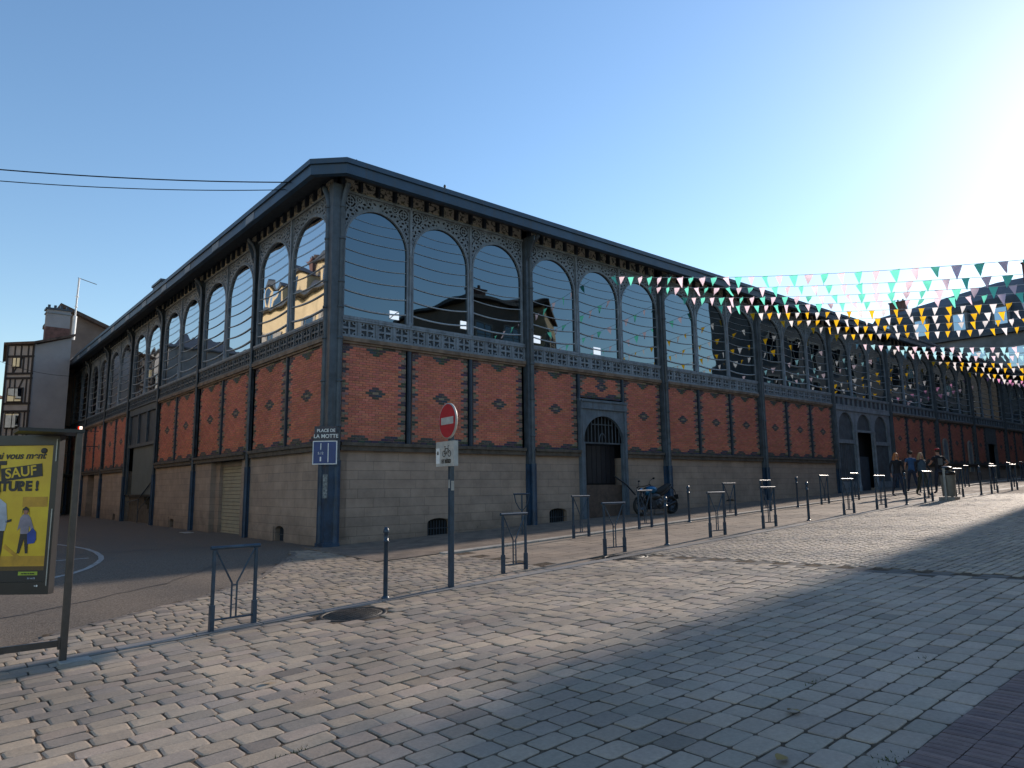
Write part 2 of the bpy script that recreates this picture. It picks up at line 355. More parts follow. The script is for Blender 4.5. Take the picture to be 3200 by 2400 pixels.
# ------------------------------------------------------------------ stone paving, stone by stone
def in_paving(x, y):
    """sett field: right of the curved edge of the asphalt"""
    pts = [(-30, -7.6), (-7.3, -6.6), (-6.5, -5.9), (-4.64, -5.05), (-3.2, -3.9), (-2.24, -2.5), (-1.4, -1.2), (-1.1, -.4)]
    if y > -.4: return False
    if x > -1.1: return y < -.3 if x < -.6 else y < -3.85 if x > .98 else (y < -3.55)
    for (x0, y0), (x1, y1) in zip(pts, pts[1:]):
        if x0 <= x <= x1: return y < y0+(y1-y0)*(x-x0)/(x1-x0)
    return False
def setts(x0, x1, y0, y1, L, W, joint, seed, ok, cols, jit=.12, ang=0., rough=1., crown=.007, top=.03, bond=.5, dirx=True):
    r = np.random.default_rng(seed); V = []; F = []; C = []; n = 0
    rows = max(1, round((y1-y0)/W)); W = (y1-y0)/rows
    ca, sa = math.cos(ang), math.sin(ang)
    for j in range(rows):
        yc = y0+W*(j+.5); x = x0+(j % 2)*L*bond+r.uniform(-.15, .15)*L
        while x < x1:
            l = L*(1+r.uniform(-jit*1.6, jit*1.6)); xc = x+l/2
            px, py = (xc, yc) if dirx else (yc, xc)
            x += l
            if not ok(px, py): continue
            hw, hd = (l-joint*r.uniform(.6, 1.6))/2, (W-joint*r.uniform(.6, 1.5))/2
            k = min(hw, hd)
            cut = r.uniform(.12, .2+.22*rough, 4)*k
            o = []
            for q, (sx_, sy_) in enumerate(((1, 1), (-1, 1), (-1, -1), (1, -1))):
                c1 = cut[q]; jx, jy = r.uniform(-.07, .05, 2)*k*rough
                a = (sx_*(hw)+jx, sy_*(hd-c1)+jy); b = (sx_*(hw-c1)+jx, sy_*hd+jy); m_ = (sx_*(hw-c1*.32)+jx, sy_*(hd-c1*.32)+jy)
                o += [a, m_, b] if sx_*sy_ > 0 else [b, m_, a]
            o = np.array(o); rot = r.uniform(-.05, .05)*rough
            cr, sr = math.cos(rot), math.sin(rot); o = o @ np.array([[cr, sr], [-sr, cr]])
            if not dirx: o = o[:, ::-1][::-1]
            tx, ty = r.normal(0, .012*rough, 2); dz = r.normal(0, .0025*rough)
            g0 = float(Gv(np.array(px), np.array(py)))
            def ring(sc, z):
                p = o*sc; P = np.c_[px+p[:, 0], py+p[:, 1], np.zeros(12)]
                P[:, 2] = Gv(P[:, 0], P[:, 1])+z+dz+tx*p[:, 0]+ty*p[:, 1]; return P
            s1 = 1-.012/k
            V += [ring(1, -.01), ring(1, top-crown), ring(s1, top-.002), ring(.55, top)]
            for q in range(3):
                F += [(n+q*12+i, n+q*12+(i+1) % 12, n+(q+1)*12+(i+1) % 12, n+(q+1)*12+i) for i in range(12)]
            F.append(tuple(n+36+i for i in range(12)))
            c = np.array(cols[r.integers(len(cols))])*r.uniform(.86, 1.13)
            C += [tuple(c)]*37 if r.random() > .03 else [tuple(c*.7)]*37; n += 48
    return np.concatenate(V), F, C
warm = [(.335, .26, .185), (.31, .245, .18), (.355, .275, .195), (.285, .23, .175), (.32, .245, .185), (.265, .215, .17)]
cool = [(.33, .255, .19), (.35, .265, .2), (.30, .24, .18), (.37, .28, .205), (.31, .24, .185)]
def paving(name, parts, bedxy):
    mb = MB()
    for V, F, C in parts:
        b = len(mb.v); mb.v += [tuple(p) for p in V.tolist()]; mb.f += [[b+i for i in q] for q in F]; mb.m += [0]*len(F); mb.c += C; mb.sm += [False]*len(F)
    for bx, by in bedxy:
        v, f = sheet(bx, by, .018); 
        b = len(mb.v)
        cen = [tuple(np.mean([v[i] for i in q], axis=0)) for q in f]
        f = [q for q, c_ in zip(f, cen) if in_paving(c_[0], c_[1])]
        mb.add(v, f, 1)
    return tag(mb.build(name, [M['sett'], M['bed']], color=True), kind='structure')
def drain_band(x, y): return abs(x-(3.35-.10*(y+8.8)*.0)) < .22 and y < -8.2
def okA(x, y):      # foreground field, up to the drain band
    if x > 3.35-.22 and y < -8.2: return False
    if y < -15.2 and x > -3.75: return False
    if math.hypot(x+3.38, y+7.85) < .52 or math.hypot(x-3.03, y+7.3) < .5: return False
    if -7.38 < y < -7.12: return False
    return in_paving(x, y)
parts = [setts(-13, 3.2, -12.2, -7.38, .315, .222, .013, 1, okA, warm),
         setts(-14, 3.2, -19.5, -12.2, .27, .215, .015, 2, okA, cool, jit=.08, rough=.7, bond=.38),
         setts(-13, 1.4, -7.12, -3.1, .25, .175, .014, 3, lambda x, y: okA(x, y) and (x < 1.2), warm),
         setts(-3.2, 1.2, -3.1, -.3, .24, .165, .013, 4, lambda x, y: okA(x, y) and not (x > -.6 and y > -3.55), warm, rough=.8)]
paving('cobblestone_paving', parts, [(list(np.arange(-14, 3.4, .3)), list(np.arange(-20, -.2, .3)))])
def okB(x, y): return x > 3.35+.22 and y < -7.4 and not math.hypot(x-3.03, y+7.3) < .5
partsB = [setts(3.5, 24, -17.5, -7.38, .19, .125, .014, 5, okB, warm, rough=.9)]
paving('small_cobblestone_paving', partsB, [(list(np.arange(3.3, 25, .6)), list(np.arange(-18, -7.2, .45)))])
# lane between the two rows of posts: long sawn slabs
lane = [(.27, .205, .15), (.29, .22, .16), (.25, .195, .145)]
V, F, C = setts(1.2, 34, -7.12, -3.85, .62, .325, .009, 6, lambda x, y: x > 1.2 and not math.hypot(x-3.03, y+7.3) < .5, lane, jit=.2, rough=.25, top=.03, crown=.004)
paving('slab_lane', [(V, F, C)], [(list(np.arange(1.2, 35, .6)), list(np.arange(-7.15, -3.7, .45)))])
# beyond: distant small paving as one sheet
v, f = sheet(list(np.arange(24, 110, 2)), list(np.arange(-18, -3.6, .9)), .03)
tag(MB().add(v, f).build('distant_paving', M['pavement']), kind='structure')
# narrow edging stones where the asphalt meets the setts
EP = [(-9, -6.75), (-7.3, -6.6), (-6.5, -5.9), (-4.64, -5.05), (-3.2, -3.9), (-2.24, -2.5), (-1.4, -1.2), (-1.1, -.4)]
mb = MB(); er = random.Random(8)
for (xa, ya), (xb, yb) in zip(EP, EP[1:]):
    Ls = math.hypot(xb-xa, yb-ya); n_ = max(1, round(Ls/.3)); ux, uy = (xb-xa)/Ls, (yb-ya)/Ls
    for k in range(n_):
        t0, t1 = Ls*k/n_+.008, Ls*(k+1)/n_-.008; w0 = er.uniform(.05, .065); P_ = []
        for (t_e, sd) in ((t0, -1), (t1, -1), (t1, 1), (t0, 1)): P_.append((xa+ux*t_e-uy*w0*sd, ya+uy*t_e+ux*w0*sd))
        h_ = er.uniform(.026, .034)
        mb.add([(x, y, G(x, y)-.03) for x, y in P_]+[(x, y, G(x, y)+h_) for x, y in P_], [(4, 5, 6, 7), (0, 1, 5, 4), (1, 2, 6, 5), (2, 3, 7, 6), (3, 0, 4, 7)])
tag(mb.build('edging_stones', M['edge'], bevel=.006), kind='structure')
# slab course along the near row, and drain band
mb = MB(); x = -13.
rr = random.Random(3)
while x < 34:
    L = rr.uniform(.7, 1.0)
    z = [G(x+.006, -7.25), G(x+L-.006, -7.25)]
    mb.add([(x+.006, -7.36, z[0]-.03), (x+L-.006, -7.36, z[1]-.03), (x+L-.006, -7.14, z[1]-.03), (x+.006, -7.14, z[0]-.03), (x+.006, -7.36, z[0]+.034), (x+L-.006, -7.36, z[1]+.034), (x+L-.006, -7.14, z[1]+.034), (x+.006, -7.14, z[0]+.034)],
           [(4, 5, 6, 7), (0, 1, 5, 4), (1, 2, 6, 5), (2, 3, 7, 6), (3, 0, 4, 7)], 0, tuple(np.array((.2, .185, .17))*rr.uniform(.8, 1.15)))
    x += L
tag(mb.build('stone_channel', M['sett'], color=True, bevel=.006), kind='structure')
mb = MB(); y = -19.
while y < -8.25:
    L = rr.uniform(.5, .8); z = G(3.35, y+L/2)
    for (a, b) in ((3.15, 3.34), (3.36, 3.55)):
        z0, z1 = G(a, y), G(a, y+L); sl = G(b, y)-G(a, y)
        mb.add([(a, y+.006, z0-.03), (b, y+.006, z0+sl-.03), (b, y+L-.006, z1+sl-.03), (a, y+L-.006, z1-.03), (a, y+.006, z0+.018), (b, y+.006, z0+sl+.018), (b, y+L-.006, z1+sl+.018), (a, y+L-.006, z1+.018)],
               [(4, 5, 6, 7), (0, 1, 5, 4), (1, 2, 6, 5), (2, 3, 7, 6), (3, 0, 4, 7)], 0, tuple(np.array((.075, .068, .06))*rr.uniform(.8, 1.2)))
    y += L
tag(mb.build('drain_channel', M['sett'], color=True, bevel=.005), kind='structure')
# purple brick strip, lower right corner
V, F, C = setts(-3.85, 4, -19.5, -15.21, .075, .21, .006, 9, lambda x, y: True, [(.15, .09, .08), (.12, .072, .068), (.17, .105, .09)], jit=.05, rough=.3, top=.034, crown=.004, bond=0)
paving('purple_brick_paving', [(V, F, C)], [])
# tufts of moss and fallen leaves in the joints
tuft = MB()
for cx_, cy_, n_ in [(-3.75, -15.15, 60), (-6.1, -12.2, 25), (-2.6, -14.1, 18), (-1.4, -14.5, 18), (-5.35, -11.0, 14)]:
    for i in range(n_):
        x, y = cx_+random.gauss(0, .07), cy_+random.gauss(0, .03); z = G(x, y)+.018; h = random.uniform(.012, .035); a = random.uniform(0, PI)
        dx, dy = .006*math.cos(a), .006*math.sin(a)
        tuft.add([(x-dx, y-dy, z), (x+dx, y+dy, z), (x+random.uniform(-.02, .02), y+random.uniform(-.02, .02), z+h)], [(0, 1, 2)])
tag(tuft.build('moss', M['moss']), 'small green moss tufts in the paving joints', 'moss', kind='stuff')
for i, (lx, ly, lab) in enumerate([(-4.15, -14.7, 'dry brown leaf lying near the bottom centre of the paving'), (-3.35, -14.35, 'curled brown leaf in a joint right of the first leaf'), (-5.55, -10.35, 'small yellow green leaf on the sunlit paving')]):
    mb = MB(); pts = []
    for k in range(9):
        t = k/8; w = .035*math.sin(PI*t)**.7
        pts += [(-.06+.12*t, -w, .012*math.sin(3*t)), (-.06+.12*t, w, .012*math.sin(3*t)+.006)]
    mb.add(pts, [(2*k, 2*k+2, 2*k+3, 2*k+1) for k in range(8)], 0, None, True)
    o = mb.build('leaf', M['leaf']); o.location = (lx, ly, G(lx, ly)+.045); o.rotation_euler = (.1, .15, i*1.3); tag(o, lab, 'leaf')

# manholes
for x, y, r, lab in [(-3.38, -7.85, .47, 'round cast iron manhole cover among the cobbles near the white footed bollard'), (3.03, -7.3, .46, 'round manhole cover beyond the leaning rack row, by the drain channel')]:
    t = thing('manhole_cover', lab, 'manhole cover', (x, y, G(x, y)+.02), group='manhole covers in the paving')
    t.rotation_euler = (0, -math.atan(.05), 0)
    mb = MB(); mb.lathe([(r, -.02), (r, .012), (r-.05, .014), (r-.05, 0)], n=36); mb.build('frame', M['manhole'], t)
    mb = MB(); mb.lathe([(0.001, .008), (r-.065, .008), (r-.065, -.01)], n=36)
    for i in range(-6, 7):
        for j in range(-6, 7):
            if math.hypot(i, j)*.062 < r-.1: mb.box(i*.062-.02, i*.062+.02, j*.062-.008, j*.062+.008, .008, .013)
    mb.build('lid', M['manhole'], t)

# white arc painted on the asphalt
arc = [(-5.4, 9.6), (-4.94, 7.13), (-4.71, 5.7), (-4.6, 4.4), (-4.63, 3.1), (-4.74, 1.9), (-4.9, .95), (-5.12, .15), (-5.42, -.6), (-5.75, -1.1), (-6.1, -1.42), (-6.6, -1.7), (-8, -2.2)]
mb = MB(); vs = []
for i, (x, y) in enumerate(arc):
    a = Vector(arc[max(i-1, 0)]); b = Vector(arc[min(i+1, len(arc)-1)]); d = (b-a).normalized(); w = .055
    for s_ in (-1, 1):
        px, py = x-d.y*w*s_, y+d.x*w*s_; vs.append((px, py, G(px, py)+.006))
mb.add(vs, [(2*i, 2*i+2, 2*i+3, 2*i+1) for i in range(len(arc)-1)])
vs = []
for (x, y) in [(-5.05, 1.5), (-6.2, 1.2), (-8, 1.0)]: vs += [(x, y-.08, .006), (x, y+.08, .006)]
mb.add(vs, [(0, 2, 3, 1), (2, 4, 5, 3)])
tag(mb.build('road_marking', M['paint']), kind='structure')
for pts_, w__ in (([(-9, 1.0), (-6.5, 2.6), (-3.5, 2.9), (-.8, 2.2)], .03), ([(-6.2, 14), (-4.2, 10.5), (-3.6, 6.5), (-2.2, 3.0)], .025), ([(-8, -4.8), (-6.4, -4.2), (-4.6, -3.2), (-2.9, -1.2)], .02)):
    vs = []
    fine = []
    for (xa, ya), (xb, yb) in zip(pts_, pts_[1:]):
        for k in range(8): fine.append((xa+(xb-xa)*k/8+random.uniform(-.04, .04), ya+(yb-ya)*k/8+random.uniform(-.04, .04)))
    for (x, y) in fine: vs += [(x, y-w__*random.uniform(.6, 1.3), G(x, y)+.005), (x, y+w__*random.uniform(.6, 1.3), G(x, y)+.005)]
    tag(MB().add(vs, [(2*i, 2*i+2, 2*i+3, 2*i+1) for i in range(len(fine)-1)]).build('road_seam', M['tar']), kind='structure')
# painted-over patch in front of the garage
tag(MB().box(-.75, -.45, 9.6, 10.3, .0, .012).build('floor_plate', M['offwhite']), 'small pale plate on the road before the roller door', 'plate')

# ------------------------------------------------------------------ the market hall
SILL, ATOP, FRI, EB, ET = 6.07, 9.25, 9.65, 9.75, 10.2
LED0, LED1, COR0, COR1 = 2.48, 2.70, 5.36, 5.53
hall = thing('market_hall', 'long iron and brick covered market with arched mirror windows and stone base', 'market hall', (0, 0, 0))

# window prototype, centred on s=0
def sagged(z, hw, n=10, sag=.07):
    return [(-hw+2*hw*i/n, z-sag*(1-(2*i/n-1)**2)) for i in range(n+1)]
def window_proto():
    P, hw = 1.145, 1.035
    holes = [arch(hw, SILL+.07, ATOP)]
    rw = random.Random(5); got = []
    def free(x, z, r):
        if abs(x)+r > P-.035 or z+r > FRI-.045: return False
        d = math.hypot(x, z-(ATOP-hw)) if z > ATOP-hw else abs(x)
        if d-r < hw+.065: return False
        return all(math.hypot(x-a, z-b) > r+c+.009 for a, b, c in got)
    for s_ in (-1, 1):      # cast wheel in each corner, then scrolls that shrink towards the crown
        cx_, cz_ = s_*.90, 9.40
        def wheel(cx, cz, R0, seg, petals=True):
            ri, ro = R0*.72, R0
            if petals:
                for k in range(4): holes.append(circ(cx+R0*.33*math.cos(PI/4+k*PI/2), cz+R0*.33*math.sin(PI/4+k*PI/2), R0*.2, 8))
            else:
                holes.append(circ(cx, cz, R0*.3, 8))
            for k in range(seg):
                a0 = 2*PI*k/seg+.12; a1 = 2*PI*(k+1)/seg-.12
                A_ = [a0+(a1-a0)*t/5 for t in range(6)]
                holes.append([(cx+ro*math.cos(a), cz+ro*math.sin(a)) for a in A_]+[(cx+ri*math.cos(a), cz+ri*math.sin(a)) for a in reversed(A_)])
            got.append((cx, cz, R0))
        wheel(cx_, cz_, .175, 4)
        wheel(s_*.60, 9.495, .095, 3, False)
        wheel(s_*.40, 9.535, .052, 3, False)
    for r in (.055, .042, .03, .021):
        for q in range(900):
            x, z = rw.uniform(.1, P), rw.uniform(8.4, FRI)
            if free(x, z, r) and free(-x, z, r):
                a = rw.uniform(0, PI)
                for s_ in (-1, 1):
                    holes.append([(s_*x+s_*r*(math.cos(t)*math.cos(a)*1.0-math.sin(t)*math.sin(a)*.62), z+r*(math.cos(t)*math.sin(a)*1.0+math.sin(t)*math.cos(a)*.62)) for t in [2*PI*k/8 for k in range(8)]])
                    got.append((s_*x, z, r))
    o = MB()
    o.plate(rect(-P, P, SILL, FRI), holes, 0, .03, 0)
    ring = arch(hw+.055, SILL+.07, ATOP+.055)
    ring_in = arch(hw+.002, SILL+.07, ATOP+.002)
    # raised arch moulding
    n = len(ring); vs = []
    for a, b in zip(ring[1:], ring_in[1:]): vs += [(a[0], 0.0, a[1]), (a[0], -.03, a[1]), (b[0], -.03, b[1]), (b[0], .03, b[1])]
    m_ = n-1
    for i in range(m_-1+0):
        if i < m_-1:
            for k in range(3): o.add([vs[i*4+k], vs[(i+1)*4+k], vs[(i+1)*4+k+1], vs[i*4+k+1]], [(0, 1, 2, 3)], 0)
    # left leg of the moulding (ring[0] -> last)
    a0, b0 = (-hw-.055, SILL+.07), (-hw-.002, SILL+.07); aN, bN = ring[-1], ring_in[-1]
    A = [(a0[0], 0, a0[1]), (a0[0], -.03, a0[1]), (b0[0], -.03, b0[1]), (b0[0], .03, b0[1])]
    B = [(aN[0], 0, aN[1]), (aN[0], -.03, aN[1]), (bN[0], -.03, bN[1]), (bN[0], .03, bN[1])]
    for k in range(3): o.add([A[k], A[k+1], B[k+1], B[k]], [(0, 1, 2, 3)], 0)
    o.box(-P+.002, P-.002, -.09, -.003, SILL-.03, SILL+.035)     # sill rail
    o.box(-P+.002, P-.002, -.06, -.003, FRI-.05, FRI+.02)        # head rail
    return o
def window(parent, s, glassmat, sx, rz=0, y=0, x=0):
    w = wproto[0].copy() if wproto else None
    return w
wproto = []
w0 = window_proto().build('arched_window', M['iron_light'], hall)
g_ = MB().add([(x_, .036, z_) for x_, z_ in arch(1.1, SILL+.02, ATOP+.1)], [tuple(range(len(arch(1.1, SILL+.02, ATOP+.1))))])
p0 = g_.build('pane', M['glass'], w0)
b_ = MB().box(-1.12, 1.12, .045, .05, 8.6, FRI)
back0 = b_.build('spandrel_backing', M['black'], w0)
gb = MB()
hw0 = 1.035
zs = [6.42, 6.86, 7.27, 7.66, 8.02, 8.36, 8.66, 8.94]
for i, z in enumerate(zs):
    spring = ATOP-hw0
    hw = hw0-.005 if z < spring else math.sqrt(max(.02, hw0**2-(z-spring)**2))
    r = [.027, .022, .016, .012, .009, .007, .006, .005][i]
    gb.tube([(q[0], .018, q[1]) for q in sagged(z, hw, 10, .075 if i < 5 else .05)], r, 6)
gb0 = gb.build('glazing_bar', M['bar'], w0)
wproto = w0
def place_window(x, y, rz, sx, left=False, first=[True]):
    if first[0]: first[0] = False; w = wproto
    else: w = copy_tree(wproto, hall)
    w.location = (x, y, 0); w.rotation_euler = (0, 0, rz); w.scale = (sx, 1, 1)
    if left:
        for c_ in w.children:
            if c_.name.startswith('pane'):
                c_.data = pane_left.data
    return w
pane_left = MB().add([(x_, .036, z_) for x_, z_ in arch(1.1, SILL+.02, ATOP+.1)], [tuple(range(len(arch(1.1, SILL+.02, ATOP+.1))))]).build('pane', M['glass_left'])
_pl_mesh = pane_left.data; bpy.data.objects.remove(pane_left)
class _P: pass
pane_left = _P(); pane_left.data = _pl_mesh

# brick panel prototype: every brick laid, dark and buff bricks forming the jagged border and the lozenge
def brick_proto(w, z0, z1, lozenge=True, loz_z=None):
    o = MB(); bw, bh = .218, .0665; n = int((z1-z0)/bh); r = random.Random(int(w*100+z1*10))
    o.box(-w/2, w/2, .012, .12, z0, z1, 1)
    zc = loz_z or (z0+z1)/2+.05
    for j in range(n):
        zb = z0+j*bh; off = 0 if j % 2 else bw/2; x = -w/2-off
        while x < w/2:
            a, b = max(x, -w/2), min(x+bw, w/2); x += bw
            if b-a < .03: continue
            xm = (a+b)/2; e = w/2-abs(xm)
            q_ = r.uniform(.8, 1.12); red = (.53*q_, .165*q_*r.uniform(.85, 1.12), .1*q_*r.uniform(.85, 1.12)); dark = tuple(.05*r.uniform(.6, 1.5)*q for q in (1.1, 1.0, 1.1)); buff = tuple(r.uniform(.8, 1.1)*q for q in (.26, .19, .14))
            c = red
            lim = .16 if (j//2) % 2 else .09
            if e < lim: c = dark if (j//2) % 2 == 0 else buff
            elif e < .21 and (j//2) % 2 == 0: c = dark if r.random() < .3 else red
            jt = n-1-j
            wav = abs(((xm/w+.5)*2.0) % 1-.5)*2
            if jt < 1+int(3.2*wav): c = dark if r.random() < .85 else buff
            if j < 1+int(3*(1-wav)): c = dark if r.random() < .85 else (.1, .085, .07)
            if lozenge:
                d = abs(xm)/.27+abs(zb+bh/2-zc)/.2
                if d < 1.05: c = dark if d > .45 else buff
            y0 = -.004+r.uniform(-.003, .003)
            o.box(a+.006, b-.006, y0, .02, zb+.006, zb+bh-.006, 0, c)
    return o
bp_main = brick_proto(2.12, LED1, COR0)
bp_short = brick_proto(2.12, 4.56, COR0, True, 4.98)
bp0 = bp_main.build('brick_panel', [M['brick'], M['mortar']], hall, color=True)
bp1 = bp_short.build('brick_panel', [M['brick'], M['mortar']], hall, color=True)
def place(proto, x, y, rz=0, sx=1, used=set()):
    if proto.name not in used: used.add(proto.name); o = proto
    else: o = copy_tree(proto, hall)
    o.location = (x, y, 0); o.rotation_euler = (0, 0, rz); o.scale = (sx, 1, 1); return o
# iron strip between brick panels and mullion between windows
strip0 = MB().box(-.055, .055, -.03, .03, LED1, COR0).box(-.03, .03, -.045, -.031, LED1, COR0).build('iron_strip', M['iron_dark'], hall)
mu = MB(); mu.lathe([(.06, SILL+.03), (.06, SILL+.12), (.045, SILL+.14), (.045, 8.1), (.06, 8.13), (.06, 8.2)], (0, -.02, 0), 12).box(-.04, .04, -.05, -.004, 8.2, FRI-.05)
mull0 = mu.build('mullion', M['iron_light'], hall)

# column prototype: box post with round pipe, collars, swan neck bracket
def column_proto():
    o = MB()
    o.box(-.12, .0, -.16, .06, 2.2, EB-.02, 0)
    o.box(-.13, .13, -.12, .05, -.9, 2.2, 1)
    o.tube([(.06, -.17, -.9), (.06, -.17, 2.2)], .1, 14, 1)
    o.tube([(.06, -.17, 2.2), (.06, -.17, 9.2), (.06, -.21, 9.4), (.06, -.35, 9.58), (.06, -.5, 9.66), (.06, -.6, 9.74)], .07, 14, 0)
    for z in (2.2, 3.1, 4.3, 5.45, 6.6, 8.0, 9.1): o.lathe([(.077, z-.03), (.092, z-.025), (.092, z+.025), (.077, z+.03)], (.06, -.17, 0), 14, 0)
    o.box(-.1, -.06, -.55, -.165, 9.55, EB-.02, 0)
    o.add([(-.09, -.16, 8.9), (-.09, -.16, 9.55), (-.09, -.55, 9.6), (-.06, -.16, 8.9), (-.06, -.16, 9.55), (-.06, -.55, 9.6)], [(0, 1, 2), (5, 4, 3), (0, 2, 5, 3)], 0)
    return o
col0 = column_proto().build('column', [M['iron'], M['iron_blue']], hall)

# per-bay bands
def band(w, n, ornate, zz0=COR1, zz1=SILL-.035):
    o = MB(); h = zz1-zz0; cw = w/n; holes = []
    for i in range(n):
        cx_ = -w/2+cw*(i+.5); a = min(cw*.38, .2); b = h*.37; cz_ = (zz0+zz1)/2
        if ornate:
            for sx_ in (-1, 1):
                for sz_ in (-1, 1):
                    holes.append([(cx_+sx_*a*.12, cz_+sz_*b*.12), (cx_+sx_*a*.95, cz_+sz_*b*.2), (cx_+sx_*a*.9, cz_+sz_*b*.5), (cx_+sx_*a*.55, cz_+sz_*b*.6), (cx_+sx_*a*.45, cz_+sz_*b*.95), (cx_+sx_*a*.15, cz_+sz_*b*.9)])
                    holes.append(circ(cx_+sx_*a*.8, cz_+sz_*b*.82, a*.15, 7))
        else: holes.append(rect(cx_-a, cx_+a, cz_-b, cz_+b))
    o.plate(rect(-w/2, w/2, zz0, zz1), holes, -.05, 0, 0)
    o.box(-w/2, w/2, .001, .1, zz0, zz1, 1)
    o.box(-w/2, w/2, -.085, -.0525, zz0, zz0+.06, 0); o.box(-w/2, w/2, -.085, -.0525, zz1-.05, zz1, 0)
    for i in range(n+1):
        x_ = -w/2+cw*i
        if 0 < i < n: o.box(x_-.025, x_+.025, -.07, -.0525, zz0+.06, zz1-.05, 0)
    return o
def tiles(w, n):
    o = MB(); cw = w/n
    o.box(-w/2, w/2, .03, .12, FRI+.02, EB+.02+.3, 1)
    for i in range(n):
        cx_ = -w/2+cw*(i+.5); o.box(cx_-cw*.36, cx_+cw*.36, -.005, .029, FRI+.045, 10.02, 0)
        o.box(cx_-cw*.5-.035, cx_-cw*.5+.035, -.1, .029, FRI+.03, 10.05, 2)
    return o
def cornice(w):
    return MB().box(-w/2, w/2, -.06, .1, COR0, COR0+.06).box(-w/2, w/2, -.11, .1, COR0+.062, COR1-.003)
def ledge(x0, x1):
    o = MB(); o.box(x0, x1, -.16, .1, LED1-.09, LED1, 0); o.box(x0, x1, -.11, .1, LED0, LED1-.092, 0); return o
BW, LW = 6.75, 5.43
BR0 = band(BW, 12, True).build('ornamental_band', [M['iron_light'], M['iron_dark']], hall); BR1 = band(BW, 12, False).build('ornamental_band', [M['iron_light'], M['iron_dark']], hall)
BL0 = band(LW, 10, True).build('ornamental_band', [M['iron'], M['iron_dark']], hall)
TR0 = tiles(BW, 12).build('tile_frieze', [M['tile'], M['soffit'], M['iron_dark']], hall); TL0 = tiles(LW, 10).build('tile_frieze', [M['tile'], M['soffit'], M['iron_dark']], hall)
CR0 = cornice(BW).build('cornice', M['cornice'], hall); CL0 = cornice(LW).build('cornice', M['cornice'], hall)

def cellar(cx, z0, w, h):   # segmental arched vent shape
    return [(cx-w/2, z0), (cx+w/2, z0), (cx+w/2, z0+h*.75)]+[(cx+w/2*math.cos(PI*k/8), z0+h*.75+h*.25*math.sin(PI*k/8)) for k in range(1, 8)]+[(cx-w/2, z0+h*.75)]
def stone_wall(x0, x1, holes, rz=0, origin=(0, 0)):
    o = MB(); o.plate(rect(x0, x1, -1.0, LED0), holes, 0, .5, 0)
    e = o.build('stone_base', M['ashlar'], hall); e.location = (origin[0], origin[1], 0); e.rotation_euler = (0, 0, rz); return e
def vent(cx, z0, w, h, rz=0):
    o = MB(); o.plate(cellar(cx, z0, w, h), [], .16, .2, 1)
    k = int(w/.09)
    for i in range(1, k): o.box(cx-w/2+i*w/k-.008, cx-w/2+i*w/k+.008, .11, .13, z0, z0+h*.85, 0)
    o.box(cx-w/2, cx+w/2, .105, .125, z0+h*.4, z0+h*.4+.02, 0)
    e = o.build('cellar_grille', [M['iron_dark'], M['black']], hall); e.rotation_euler = (0, 0, rz); return e

